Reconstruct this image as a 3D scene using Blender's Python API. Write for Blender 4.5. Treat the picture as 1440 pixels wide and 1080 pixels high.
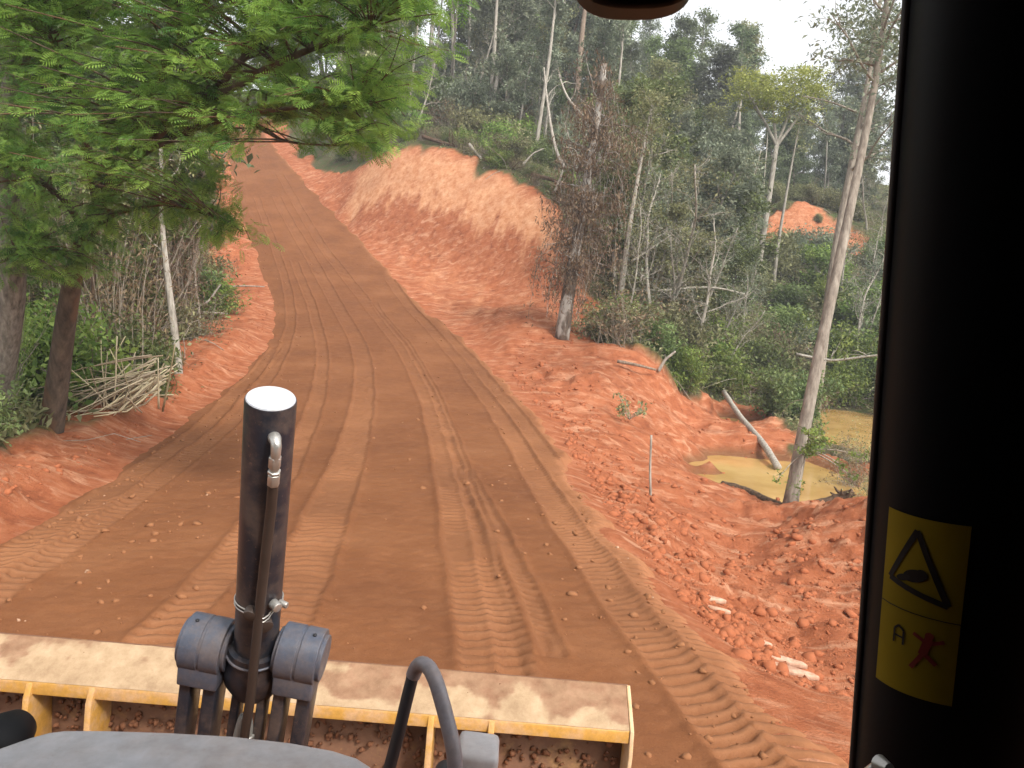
import bpy, math, random
import numpy as np
from mathutils import Vector, Matrix

# ------------------------------------------------------------------ camera, sky, sun, exposure
S = bpy.context.scene
for o in list(bpy.data.objects): bpy.data.objects.remove(o)
COL = S.collection
R_ = math.radians
F = 1080.0                                   # focal length in photo pixels (1440 wide)
CAM = np.array((0.0, 0.0, 3.0)); PITCH = R_(7.4); ROLL = R_(4.0)
_fw = np.array((0, math.cos(PITCH), -math.sin(PITCH)))
_r0 = np.array((1.0, 0, 0)); _u0 = np.array((0, math.sin(PITCH), math.cos(PITCH)))
_rt = math.cos(ROLL)*_r0 + math.sin(ROLL)*_u0
_up = math.cos(ROLL)*_u0 - math.sin(ROLL)*_r0
cam = bpy.data.cameras.new('camera'); camo = bpy.data.objects.new('camera', cam); COL.objects.link(camo)
cam.lens = 27.0; cam.sensor_width = 36.0; cam.clip_start = 0.02; cam.clip_end = 3000
camo.matrix_world = Matrix(((_rt[0], _up[0], -_fw[0], CAM[0]), (_rt[1], _up[1], -_fw[1], CAM[1]),
                            (_rt[2], _up[2], -_fw[2], CAM[2]), (0, 0, 0, 1)))
S.camera = camo
SUN_AZ, SUN_EL = R_(142), R_(46)             # compass style: 0 = +Y, clockwise
w = bpy.data.worlds.new('World'); S.world = w; w.use_nodes = True
nt = w.node_tree; bg = nt.nodes['Background']
sky = nt.nodes.new('ShaderNodeTexSky'); sky.sky_type = 'NISHITA'; sky.sun_disc = False
sky.sun_elevation = SUN_EL; sky.sun_rotation = SUN_AZ; sky.dust_density = 4.0; sky.air_density = 1.0; sky.altitude = 300
hs = nt.nodes.new('ShaderNodeHueSaturation'); hs.inputs['Saturation'].default_value = 0.12; hs.inputs['Value'].default_value = 1.8
nt.links.new(sky.outputs[0], hs.inputs['Color']); nt.links.new(hs.outputs[0], bg.inputs[0]); bg.inputs[1].default_value = 0.15
sl = bpy.data.lights.new('sun', 'SUN'); sl.energy = 2.2; sl.angle = R_(8); sl.color = (1, 0.95, 0.87)
so = bpy.data.objects.new('sun', sl); COL.objects.link(so)
sd = Vector((math.sin(SUN_AZ)*math.cos(SUN_EL), math.cos(SUN_AZ)*math.cos(SUN_EL), math.sin(SUN_EL)))
so.rotation_euler = (-sd).to_track_quat('-Z', 'Y').to_euler(); so.location = (0, -5, 60)
S.view_settings.view_transform = 'Standard'; S.view_settings.look = 'None'
S.view_settings.gamma = 1; S.view_settings.use_curve_mapping = False
S.view_settings.exposure = 0.42
S.render.engine = 'CYCLES'
S.cycles.max_bounces = 5; S.cycles.diffuse_bounces = 2; S.cycles.transparent_max_bounces = 12

# ------------------------------------------------------------------ pixel helpers (a pixel gives only a direction)
def ray(px, py):
    return (px-720)/F*_rt - (py-540)/F*_up + _fw
def P(px, py, Y):                            # point on the pixel's ray at forward distance Y
    d = ray(px, py); return CAM + d*(Y/d[1])
def PZ(px, py, z):
    d = ray(px, py); return CAM + d*((z-CAM[2])/d[2])
SLOPE = -0.056
def PP(px, py):                              # on the gently falling plane the machine stands on
    d = ray(px, py); t = (0-CAM[2])/(d[2]-SLOPE*d[1]); return CAM + d*t

# ------------------------------------------------------------------ numpy noise
def _hash(ix, iy, seed):
    h = (ix.astype(np.int64)*374761393 + iy.astype(np.int64)*668265263 + seed*1442695041) & 0xffffffff
    h = ((h ^ (h >> 13))*1274126177) & 0xffffffff
    return ((h ^ (h >> 16)) & 0xffff)/65535.0
def vnoise(x, y, seed=0):
    ix = np.floor(x); iy = np.floor(y); fx = x-ix; fy = y-iy
    fx = fx*fx*fx*(fx*(fx*6-15)+10); fy = fy*fy*fy*(fy*(fy*6-15)+10)
    a = _hash(ix, iy, seed); b = _hash(ix+1, iy, seed); c = _hash(ix, iy+1, seed); d = _hash(ix+1, iy+1, seed)
    return (a+(b-a)*fx)*(1-fy) + (c+(d-c)*fx)*fy - 0.5
def fbm(x, y, seed=0, oct=4, lac=2.03, gain=0.5):
    s = 0; a = 1.0
    for i in range(oct):
        s = s + a*vnoise(x, y, seed+i*17); x = x*lac+3.1; y = y*lac+1.7; a *= gain
    return s
def sstep(a, b, x):
    t = np.clip((x-a)/(b-a), 0, 1); return t*t*(3-2*t)

# ------------------------------------------------------------------ mesh builder
class MB:
    def __init__(s): s.V = []; s.Fq = []; s.n = 0; s.T = []
    def add(s, V, Fc, tint=None):
        V = np.asarray(V, float).reshape(-1, 3); Fc = np.asarray(Fc, np.int64)
        s.V.append(V); s.Fq.append(Fc + s.n); s.n += len(V)
        s.T.append(np.full(len(V), 0.5) if tint is None else np.broadcast_to(np.asarray(tint, float), (len(V),)))
    def box(s, c, ux, uy, uz, sx, sy, sz):
        c, ux, uy, uz = [np.asarray(q, float) for q in (c, ux, uy, uz)]
        V = [c+ux*sx*i/2+uy*sy*j/2+uz*sz*k/2 for k in (-1, 1) for j in (-1, 1) for i in (-1, 1)]
        s.add(V, [(0, 2, 3, 1), (4, 5, 7, 6), (0, 1, 5, 4), (2, 6, 7, 3), (0, 4, 6, 2), (1, 3, 7, 5)])
    def tube(s, pts, rad, sides=8, caps=True, tint=None):
        pts = np.asarray(pts, float); n = len(pts); rad = np.broadcast_to(np.asarray(rad, float), (n,))
        t = np.gradient(pts, axis=0); t /= np.linalg.norm(t, axis=1)[:, None]+1e-12
        m = np.abs(t).mean(0); ref = np.eye(3)[int(np.argmin(m))]
        a = np.cross(t, ref); a /= np.linalg.norm(a, axis=1)[:, None]+1e-12; b = np.cross(t, a)
        th = np.arange(sides)*2*math.pi/sides
        V = pts[:, None, :] + rad[:, None, None]*(np.cos(th)[None, :, None]*a[:, None, :] + np.sin(th)[None, :, None]*b[:, None, :])
        i = np.arange(n-1)[:, None]*sides; j = np.arange(sides)[None, :]; k = (j+1) % sides
        q = np.stack([i+j, i+k, i+sides+k, i+sides+j], -1).reshape(-1, 4)
        s.add(V.reshape(-1, 3), q, tint)
        if caps:
            base = s.n - n*sides
            s.Fq.append(np.array([base+np.arange(sides)[::-1]])); s.Fq.append(np.array([base+(n-1)*sides+np.arange(sides)]))
    def prism(s, poly, off):                 # poly (n,3) extruded by off
        poly = np.asarray(poly, float); n = len(poly); V = np.vstack([poly, poly+np.asarray(off)])
        base = s.n; j = np.arange(n); k = (j+1) % n
        s.add(V, np.stack([j, k, k+n, j+n], -1))
        s.Fq.append(np.array([base+np.arange(n)[::-1]])); s.Fq.append(np.array([base+n+np.arange(n)]))
    def mesh(s, name, smooth=False):
        me = bpy.data.meshes.new(name); V = np.concatenate(s.V).astype(np.float32)
        me.vertices.add(len(V)); me.vertices.foreach_set('co', V.ravel())
        tot = np.concatenate([np.full(len(f), f.shape[1]) for f in s.Fq]); lp = np.concatenate([f.ravel() for f in s.Fq])
        me.loops.add(len(lp)); me.loops.foreach_set('vertex_index', lp.astype(np.int32))
        me.polygons.add(len(tot)); st = np.concatenate([[0], np.cumsum(tot)[:-1]])
        me.polygons.foreach_set('loop_start', st.astype(np.int32))
        if smooth: me.polygons.foreach_set('use_smooth', np.ones(len(tot), bool))
        at = me.attributes.new('tint', 'FLOAT', 'POINT'); at.data.foreach_set('value', np.concatenate(s.T).astype(np.float32))
        me.update(calc_edges=True)
        return me
def obj(name, me, m=None, parent=None, kind=None):
    if isinstance(me, MB): me = me.mesh(name)
    o = bpy.data.objects.new(name, me); COL.objects.link(o)
    if m is not None:
        if not me.materials: me.materials.append(m)
        if me.materials[0] != m:
            o.material_slots[0].link = 'OBJECT'; o.material_slots[0].material = m
    if parent is not None: o.parent = parent
    if kind: o['kind'] = kind
    return o
def tag(o, label, cat, group=None):
    o['label'] = label; o['category'] = cat
    if group: o['group'] = group
    return o
def thing(name, label, cat, loc=(0, 0, 0), group=None, rz=0, sc=1.0):
    o = bpy.data.objects.new(name, None); COL.objects.link(o); o.location = loc; o.rotation_euler = (0, 0, rz)
    o.scale = (sc, sc, sc) if np.isscalar(sc) else sc; o.empty_display_size = 0.2
    return tag(o, label, cat, group)

# ------------------------------------------------------------------ materials
def nodes(name):
    m = bpy.data.materials.new(name); m.use_nodes = True; t = m.node_tree; b = t.nodes['Principled BSDF']
    return m, t, b
def N(t, typ, **kw):
    n = t.nodes.new(typ)
    for k, v in kw.items():
        if hasattr(n, k): setattr(n, k, v)
    return n
def noise(t, scale, detail=5, rough=0.6, vec=None, dist=0.0):
    n = N(t, 'ShaderNodeTexNoise'); n.inputs['Scale'].default_value = scale; n.inputs['Detail'].default_value = detail
    n.inputs['Roughness'].default_value = rough; n.inputs['Distortion'].default_value = dist
    if vec is not None: t.links.new(vec, n.inputs['Vector'])
    return n.outputs['Fac']
def ramp(t, fac, stops):
    r = N(t, 'ShaderNodeValToRGB'); e = r.color_ramp.elements
    while len(e) < len(stops): e.new(0.5)
    for el, (p, c) in zip(e, stops): el.position = p; el.color = (c[0], c[1], c[2], 1)
    t.links.new(fac, r.inputs[0]); return r.outputs[0]
def mix(t, fac, a, b, mode='MIX'):
    n = N(t, 'ShaderNodeMix'); n.data_type = 'RGBA'; n.blend_type = mode
    for sock, v in ((n.inputs[0], fac), (n.inputs[6], a), (n.inputs[7], b)):
        if isinstance(v, (int, float)): sock.default_value = v
        elif isinstance(v, tuple): sock.default_value = (v[0], v[1], v[2], 1)
        else: t.links.new(v, sock)
    return n.outputs[2]
def attr(t, name):
    n = N(t, 'ShaderNodeAttribute'); n.attribute_name = name; return n.outputs['Fac']
def bump(t, b, h, strength, dist):
    n = N(t, 'ShaderNodeBump'); n.inputs['Strength'].default_value = strength; n.inputs['Distance'].default_value = dist
    t.links.new(h, n.inputs['Height']); t.links.new(n.outputs[0], b.inputs['Normal']); return n
def coords(t, kind='Object', scale=None):
    c = N(t, 'ShaderNodeTexCoord').outputs[kind]
    if scale:
        mp = N(t, 'ShaderNodeMapping'); mp.inputs['Scale'].default_value = scale; t.links.new(c, mp.inputs[0]); c = mp.outputs[0]
    return c

def leaf_mat(name, dark, light, trans=0.35, rough=0.5):
    m, t, b = nodes(name); oi = N(t, 'ShaderNodeObjectInfo')
    c = mix(t, attr(t, 'tint'), dark, light)
    h = N(t, 'ShaderNodeHueSaturation'); t.links.new(c, h.inputs['Color'])
    mr = N(t, 'ShaderNodeMapRange'); mr.inputs['To Min'].default_value = 0.485; mr.inputs['To Max'].default_value = 0.515
    t.links.new(oi.outputs['Random'], mr.inputs[0]); t.links.new(mr.outputs[0], h.inputs['Hue'])
    mv = N(t, 'ShaderNodeMapRange'); mv.inputs['To Min'].default_value = 0.75; mv.inputs['To Max'].default_value = 1.25
    t.links.new(oi.outputs['Random'], mv.inputs[0]); t.links.new(mv.outputs[0], h.inputs['Value'])
    t.links.new(h.outputs[0], b.inputs['Base Color']); b.inputs['Roughness'].default_value = rough
    b.inputs['Specular IOR Level'].default_value = 0.25
    tr = N(t, 'ShaderNodeBsdfTranslucent'); t.links.new(h.outputs[0], tr.inputs[0])
    mx = N(t, 'ShaderNodeMixShader'); mx.inputs[0].default_value = trans
    t.links.new(b.outputs[0], mx.inputs[1]); t.links.new(tr.outputs[0], mx.inputs[2])
    t.links.new(mx.outputs[0], t.nodes['Material Output'].inputs[0]); return m
def bark_mat(name, c1, c2, scale=6, c3=None):
    m, t, b = nodes(name); v = coords(t, 'Object', (scale, scale, scale*0.22))
    f = noise(t, 2.2, 6, 0.65, v); c = ramp(t, f, [(0.32, c1), (0.68, c2)])
    if c3:
        f2 = noise(t, 0.9, 3, 0.5, coords(t, 'Object', (scale*.5, scale*.5, scale*.25)))
        c = mix(t, ramp(t, f2, [(0.5, (0, 0, 0)), (0.58, (1, 1, 1))]), c, c3)
    t.links.new(c, b.inputs['Base Color']); b.inputs['Roughness'].default_value = 0.9
    b.inputs['Specular IOR Level'].default_value = 0.15; bump(t, b, f, 0.6, 0.03); return m
def paint_mat(name, col, rough=0.45, dust=(0.42, 0.27, 0.16), amt=0.5, sc=5, metal=0.0, lo=0.45, hi=0.62):
    m, t, b = nodes(name); v = coords(t); f = noise(t, sc, 7, 0.7, v); g = noise(t, sc*9, 3, 0.6, v)
    k = ramp(t, f, [(lo, (0, 0, 0)), (hi, (amt, amt, amt))])
    sp = noise(t, 70, 4, .75, v); c = mix(t, k, col, dust); c = mix(t, ramp(t, sp, [(.60, (0, 0, 0)), (.72, (.55, .55, .55))]), c, dust); c = mix(t, 0.25, c, ramp(t, g, [(0.3, (0.25, 0.25, 0.25)), (0.7, (0.75, 0.75, 0.75))]), 'OVERLAY')
    t.links.new(c, b.inputs['Base Color']); b.inputs['Metallic'].default_value = metal
    r = N(t, 'ShaderNodeMapRange'); r.inputs['To Min'].default_value = rough; r.inputs['To Max'].default_value = 0.9
    t.links.new(k, r.inputs[0]); t.links.new(r.outputs[0], b.inputs['Roughness']); bump(t, b, g, 0.12, 0.004); return m
def plain(name, col, rough=0.6, metal=0.0, spec=0.5):
    m, t, b = nodes(name); v = coords(t); f = noise(t, 14, 4, 0.6, v)
    c = mix(t, f, tuple(x*0.75 for x in col), tuple(min(1, x*1.25) for x in col))
    t.links.new(c, b.inputs['Base Color']); b.inputs['Roughness'].default_value = rough; b.inputs['Metallic'].default_value = metal
    b.inputs['Specular IOR Level'].default_value = spec; return m

M = {}
M['leaf_feather'] = leaf_mat('leaf_feather', (0.075, 0.165, 0.035), (0.36, 0.50, 0.10), 0.5)
M['leaf_mid'] = leaf_mat('leaf_mid', (0.094, 0.132, 0.044), (0.275, 0.341, 0.121), 0.35)
M['leaf_dark'] = leaf_mat('leaf_dark', (0.083, 0.116, 0.055), (0.22, 0.264, 0.127), 0.3)
M['leaf_olive'] = leaf_mat('leaf_olive', (0.143, 0.149, 0.066), (0.396, 0.385, 0.187), 0.35)
M['leaf_yellow'] = leaf_mat('leaf_yellow', (0.242, 0.297, 0.055), (0.572, 0.594, 0.165), 0.4)
M['leaf_grey'] = leaf_mat('leaf_grey', (0.132, 0.16, 0.105), (0.341, 0.369, 0.248), 0.35)
M['leaf_bright'] = leaf_mat('leaf_bright', (0.11, 0.176, 0.039), (0.363, 0.451, 0.11), 0.4)
M['leaf_dead'] = leaf_mat('leaf_dead', (0.143, 0.094, 0.055), (0.33, 0.237, 0.138), 0.25)
M['straw'] = leaf_mat('straw', (0.42, 0.32, 0.19), (0.75, 0.63, 0.43), 0.1)
M['bark_grey'] = bark_mat('bark_grey', (0.09, 0.075, 0.06), (0.30, 0.26, 0.21))
M['bark_pale'] = bark_mat('bark_pale', (0.19, 0.165, 0.135), (0.44, 0.40, 0.335))
M['bark_brown'] = bark_mat('bark_brown', (0.045, 0.03, 0.02), (0.16, 0.10, 0.065))
M['bark_lean'] = bark_mat('bark_lean', (0.15, 0.12, 0.095), (0.37, 0.32, 0.26), 5)
M['bark_torn'] = bark_mat('bark_torn', (0.045, 0.033, 0.025), (0.16, 0.115, 0.08), 3, (0.15, 0.085, 0.05))
M['bark_orange'] = bark_mat('bark_orange', (0.13, 0.09, 0.065), (0.32, 0.24, 0.175))
M['bark_patchy'] = bark_mat('bark_patchy', (0.08, 0.06, 0.045), (0.17, 0.13, 0.10), 5, (0.36, 0.33, 0.29))
M['twig'] = bark_mat('twig', (0.20, 0.16, 0.12), (0.42, 0.36, 0.29))
M['log_wet'] = bark_mat('log_wet', (0.05, 0.035, 0.025), (0.20, 0.13, 0.08))

def earth_mat():
    m, t, b = nodes('earth'); v = coords(t)
    f1 = noise(t, 0.35, 4, 0.55, v); f2 = noise(t, 2.3, 7, 0.7, v); f3 = noise(t, 11, 5, 0.7, v)
    f4 = noise(t, 1.0, 6, 0.65, coords(t, 'Object', (0.9, 2.8, 2.8)), 0.8)
    red = ramp(t, f2, [(0.25, (0.19, 0.056, 0.026)), (0.5, (0.36, 0.115, 0.05)), (0.78, (0.50, 0.20, 0.10))])
    red = mix(t, ramp(t, f4, [(0.50, (0, 0, 0)), (0.66, (0.8, 0.8, 0.8))]), red, (0.56, 0.29, 0.17))
    dry = ramp(t, f2, [(0.22, (0.36, 0.12, 0.05)), (0.42, (0.53, 0.23, 0.11)), (0.58, (0.63, 0.33, 0.18)), (0.75, (0.70, 0.43, 0.28))])  # paler soil tones for the bank face, shelf and far scar
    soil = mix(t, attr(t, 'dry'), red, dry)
    soil = mix(t, ramp(t, f3, [(0.28, (0.45, 0.45, 0.45)), (0.42, (0, 0, 0))]), soil, (0.13, 0.04, 0.02))
    soil = mix(t, ramp(t, f1, [(0.45, (0, 0, 0)), (0.7, (0.35, 0.35, 0.35))]), soil, (0.30, 0.095, 0.042))
    lit = ramp(t, f3, [(0.3, (0.045, 0.035, 0.02)), (0.55, (0.11, 0.09, 0.045)), (0.75, (0.20, 0.15, 0.09))])
    grn = mix(t, ramp(t, f2, [(0.45, (0, 0, 0)), (0.6, (1, 1, 1))]), lit, (0.06, 0.09, 0.025))
    c = mix(t, attr(t, 'bare'), grn, soil)
    c = mix(t, attr(t, 'wet'), c, (0.15, 0.077, 0.035))
    t.links.new(c, b.inputs['Base Color']); b.inputs['Roughness'].default_value = 0.95; b.inputs['Specular IOR Level'].default_value = 0.1
    f5 = noise(t, 34, 4, 0.7, v); h = mix(t, 0.45, f2, f3); h = mix(t, 0.3, h, f5); bump(t, b, h, 1.0, 0.12); return m
M['earth'] = earth_mat()
def road_mat():
    m, t, b = nodes('road_soil'); v = coords(t)
    f1 = noise(t, 0.4, 4, 0.55, v); f2 = noise(t, 3.0, 6, 0.7, v); f3 = noise(t, 26, 5, 0.75, v)
    c = ramp(t, f1, [(0.3, (0.150, 0.057, 0.024)), (0.55, (0.190, 0.074, 0.030)), (0.75, (0.232, 0.098, 0.043))])
    c = mix(t, ramp(t, f2, [(0.45, (0, 0, 0)), (0.75, (0.5, 0.5, 0.5))]), c, (0.25, 0.108, 0.049))
    c = mix(t, ramp(t, f3, [(0.28, (0.8, 0.8, 0.8)), (0.42, (0, 0, 0))]), c, (0.12, 0.043, 0.017))
    f6 = noise(t, 75, 3, 0.7, v); c = mix(t, ramp(t, f6, [(0.30, (0.6, 0.6, 0.6)), (0.42, (0, 0, 0))]), c, (0.10, 0.036, 0.015)); c = mix(t, ramp(t, f6, [(0.62, (0, 0, 0)), (0.74, (0.6, 0.6, 0.6))]), c, (0.36, 0.18, 0.09))
    c = mix(t, attr(t, 'edge'), c, (0.36, 0.15, 0.07))
    c = mix(t, attr(t, 'track'), c, (0.34, 0.165, 0.085))
    t.links.new(c, b.inputs['Base Color']); b.inputs['Roughness'].default_value = 0.95; b.inputs['Specular IOR Level'].default_value = 0.1
    bump(t, b, mix(t, 0.5, f2, f3), 0.55, 0.03); return m
M['road'] = road_mat()
def water_mat():
    m, t, b = nodes('muddy_water'); v = coords(t); f = noise(t, 0.5, 4, 0.6, v); g = noise(t, 3.5, 3, 0.5, v)
    c = ramp(t, f, [(0.35, (0.36, 0.21, 0.065)), (0.65, (0.50, 0.32, 0.12))])
    t.links.new(c, b.inputs['Base Color']); b.inputs['Roughness'].default_value = 0.08; b.inputs['Specular IOR Level'].default_value = 0.3
    bump(t, b, g, 0.06, 0.02); return m
M['water'] = water_mat()
M['clod'] = plain('clod', (0.33, 0.11, 0.05), 0.95, 0, 0.1)
M['clod_road'] = plain('clod_road', (0.25, 0.11, 0.05), 0.95, 0, 0.1)
M['pebble'] = plain('pebble', (0.40, 0.24, 0.15), 0.9, 0, 0.1)

# ------------------------------------------------------------------ road edges and terrain control points
L_EDGE = [PP(-600, 1150), PP(-250, 905), PP(0, 757), PP(127, 682), P(230, 607, 18), P(333, 533, 26), P(377, 477, 33), P(385, 447, 38),
          P(377, 410, 43.5), P(353, 353, 52), P(335, 300, 60), P(322, 240, 72), P(318, 205, 80), P(312, 180, 88)]
R_EDGE = [PP(1500, 1420), PP(1193, 1080), PP(960, 860), PP(817, 680), P(767, 593, 21.5), P(710, 533, 28), P(647, 470, 36), P(600, 437, 41),
          P(563, 397, 46), P(523, 353, 53), P(480, 305, 61), P(407, 230, 73), P(385, 203, 81), P(365, 180, 89)]
L_EDGE[0] = np.array((-5.2, 2.0, 2*SLOPE)); R_EDGE[0] = np.array((3.1, 2.5, 2.5*SLOPE))
L_EDGE = np.array([(-4.5, -14, 0.5)] + list(L_EDGE)); R_EDGE = np.array([(4.0, -14, 0.5)] + list(R_EDGE))
def resample(poly, n, key=None):
    d = np.concatenate([[0], np.cumsum(np.linalg.norm(np.diff(poly, axis=0), axis=1))])
    s = np.linspace(0, d[-1], n) if key is None else key*d[-1]
    out = np.stack([np.interp(s, d, poly[:, k]) for k in range(3)], -1); return out
def smooth(poly, it=30):
    p = poly.copy()
    for _ in range(it): p[1:-1] = 0.25*p[:-2]+0.5*p[1:-1]+0.25*p[2:]
    return p
# both edges by a common station = mean index parameter, finely smoothed
par = np.linspace(0, len(L_EDGE)-1, 400)
Ls = smooth(np.stack([np.interp(par, np.arange(len(L_EDGE)), L_EDGE[:, k]) for k in range(3)], -1), 60)
Rs = smooth(np.stack([np.interp(par, np.arange(len(R_EDGE)), R_EDGE[:, k]) for k in range(3)], -1), 60)
ctrl = []
for i in range(0, 400, 9): ctrl += [Ls[i]-np.array((0, 0, .03)), Rs[i]-np.array((0, 0, .03)), (Ls[i]+Rs[i])/2-np.array((0, 0, .03))]
for c in [
    # left strip and forest floor
    (-60, 690, 10.5), (0, 650, 12.5), (105, 620, 15.5), (200, 570, 21), (270, 480, 30), (315, 432, 38), (-200, 600, 14), (-500, 640, 12),
    (50, 450, 30), (150, 400, 45), (200, 330, 60), (250, 250, 75), (100, 300, 75), (300, 318, 54), (318, 345, 50), (275, 395, 46), (300, 255, 68), (280, 200, 82),
    (-300, 420, 40), (-300, 330, 70), (300, 140, 100), (150, 180, 100), (-200, 230, 110),
    # spoil shelf right of the road and the cut bank
    (700, 440, 39), (640, 400, 47), (760, 450, 36), (800, 480, 34), (850, 520, 29), (900, 490, 32), (930, 522, 31),
    (513, 327, 56), (600, 357, 51), (693, 383, 47), (780, 407, 43), (815, 425, 40.5),
    (500, 245, 64), (555, 207, 61), (620, 213, 57.5), (700, 243, 53), (775, 288, 48), (812, 350, 44), (830, 410, 42),
    (520, 180, 75), (800, 250, 57), (860, 330, 52),
    # embankment, gully, mound, pond shores
    (900, 600, 24), (930, 700, 17.5), (870, 640, 20), (1000, 560, 36), (970, 605, 30), (1000, 640, 24.5), (1040, 700, 20.5), (1110, 722, 20),
    (1050, 775, 15), (1100, 900, 10.5), (1200, 1000, 8.5), (1010, 800, 13.6), (960, 760, 14.5), (1220, 708, 15.5), (1150, 780, 13.5), (1180, 880, 10.6), (1280, 760, 14),
    (1300, 950, 9.2), (1400, 700, 15), (1080, 745, 17.5), (1075, 578, 39), (1100, 610, 33), (1150, 575, 42), (1250, 590, 40),
    # valley and hill behind
    (900, 470, 40), (1000, 480, 48), (1100, 470, 56), (1062, 398, 60), (1200, 470, 55), (1300, 480, 50), (1130, 352, 70), (1190, 356, 70), (1090, 352, 70),
    (1130, 284, 73.5), (1190, 312, 73.5), (1085, 288, 73.5), (1100, 276, 77), (1150, 284, 77), (1195, 300, 78), (1060, 330, 70), (1105, 283, 73.6), (1160, 296, 73.6), (950, 330, 72), (1050, 300, 90), (1200, 290, 95), (1400, 330, 90),
    (700, 130, 80), (600, 120, 85), (800, 190, 78), (900, 230, 85), (500, 110, 95), (620, 60, 105), (800, 110, 110), (1000, 240, 115), (1200, 250, 120)]:
    ctrl.append(P(*c))
for line in ([(513, 327, 56), (600, 357, 51), (693, 383, 47), (780, 407, 43), (815, 425, 40.5)], [(500, 245, 64), (555, 207, 61), (620, 213, 57.5), (700, 243, 53), (775, 288, 48), (812, 350, 44), (830, 410, 42)],
             [(470, 235, 70), (545, 185, 68), (620, 190, 63), (700, 222, 58), (785, 262, 53), (840, 330, 49), (850, 400, 46)]):
    ctrl += list(resample(np.array([P(*c) for c in line]), 15)[1:-1])   # keep the cut's foot, lip and shoulder straight between the points
WATER = -2.62
for px, py in [(1010, 655), (1060, 660), (1120, 660), (1060, 690), (1100, 695), (1150, 672), (1000, 672), (980, 655), (1010, 645)]: ctrl.append(PZ(px, py, WATER)-np.array((0, 0, 0.45)))
for px, py in [(1010, 588), (1040, 594), (1180, 600), (1220, 610), (1200, 590), (1170, 620)]: ctrl.append(PZ(px, py, WATER)-np.array((0, 0, 0.4)))
for px, py, z in [(1000, 612, -2.1), (1050, 618, -2.15), (1095, 622, -2.2), (960, 620, -2.0), (1125, 610, -2.2), (1100, 590, -2.1), (1140, 632, -2.3), (1190, 650, -2.35), (1235, 655, -2.2), (1060, 570, -1.95), (1085, 575, -2.0), (985, 592, -2.5)]: ctrl.append(PZ(px, py, z))
for q in [(-15, -12, .5), (15, -12, .3), (10, 2, -1.2), (14, 8, -1.6), (20, 14, -1.5), (-60, 10, 1), (-60, -40, 2), (60, -40, 1), (60, 10, 0), (60, 40, 1), (80, 90, 12), (-90, 90, 16),
          (0, 160, 34), (-80, 180, 34), (80, 180, 26), (0, 300, 30), (-200, 300, 28), (200, 300, 24), (-200, 0, 8), (200, 0, 6), (0, -200, 5), (-200, -200, 5), (200, -200, 5), (0, 600, 10), (-500, 500, 10), (500, 500, 10)]:
    ctrl.append(np.array(q, float))
ctrl = np.array(ctrl); CX = ctrl[:, :2]; CZ = ctrl[:, 2]
def kern(r): return r
n = len(CX); D = np.linalg.norm(CX[:, None]-CX[None], axis=2)
A = np.zeros((n+3, n+3)); A[:n, :n] = -D + np.eye(n)*0.05; A[:n, n] = 1; A[:n, n+1:] = CX/50; A[n, :n] = 1; A[n+1:, :n] = CX.T/50
SOL = np.linalg.solve(A, np.concatenate([CZ, [0, 0, 0]]))
def H0(x, y):
    x = np.asarray(x, float); y = np.asarray(y, float); sh = x.shape; x = x.ravel(); y = y.ravel(); out = np.empty(len(x))
    for i in range(0, len(x), 20000):
        xx = x[i:i+20000]; yy = y[i:i+20000]
        out[i:i+20000] = -np.hypot(xx[:, None]-CX[None, :, 0], yy[:, None]-CX[None, :, 1]) @ SOL[:n] + SOL[n] + xx/50*SOL[n+1] + yy/50*SOL[n+2]
    return out.reshape(sh)
def sdist(poly, x, y):                       # signed distance to closed polygon, + inside
    x = np.asarray(x, float); y = np.asarray(y, float); d = np.full(x.shape, 1e9); ins = np.zeros(x.shape, bool)
    p = np.asarray(poly)[:, :2]; q = np.roll(p, -1, 0)
    for (ax, ay), (bx, by) in zip(p, q):
        vx, vy = bx-ax, by-ay; t = np.clip(((x-ax)*vx+(y-ay)*vy)/(vx*vx+vy*vy+1e-12), 0, 1)
        d = np.minimum(d, np.hypot(x-ax-t*vx, y-ay-t*vy))
        c = ((ay > y) != (by > y)) & (x < vx*(y-ay)/(by-ay+1e-12)+ax); ins ^= c
    return np.where(ins, d, -d)
ROADPOLY = np.vstack([Ls[::6], Rs[::-6]])
LEFTLINE = np.vstack([Ls[::6], [(-300, 90, 0), (-300, -14, 0)]])
# bare soil region: from the forest edge on the left to the forest edge on the right
BARE = np.array([(-10, -14, 0), (-9, 4, 0), P(-200, 690, 11), P(-60, 660, 11.8), P(0, 642, 12.8), P(105, 618, 15.7), P(200, 562, 21.5), P(262, 490, 29), P(300, 440, 37), P(290, 400, 44), P(285, 325, 54), P(305, 250, 69), P(290, 170, 90),
    P(390, 175, 90), P(440, 215, 72), P(500, 240, 64.3), P(555, 205, 61.3), P(620, 211, 57.8), P(700, 240, 53.3), P(775, 286, 48.3), P(820, 350, 43.8), P(850, 400, 41), P(862, 440, 38), P(840, 478, 34), P(930, 520, 31.3), P(1000, 557, 36.5),
    P(1030, 560, 37), PZ(1075, 578, -2.5), PZ(1090, 600, -2.5), PZ(1120, 640, -2.5), PZ(1220, 660, -2.5), P(1240, 690, 17), (14, 15, 0), (13, 6, 0), (9, -14, 0)])
BANK2 = np.array([P(1078, 345, 70), P(1135, 354, 69.6), P(1210, 362, 70), P(1222, 335, 72), P(1185, 308, 73.7), P(1130, 282, 74), P(1085, 286, 74)])
POND_W = WATER
def bare_at(x, y):
    e = fbm(x*0.5, y*0.5, 5, 3)*1.6
    b = sstep(-0.14, 0.12, sdist(BARE, x, y)+e*0.8)
    return np.maximum(b, sstep(-0.15, 0.15, sdist(BANK2, x, y)+e*1.1))
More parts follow.
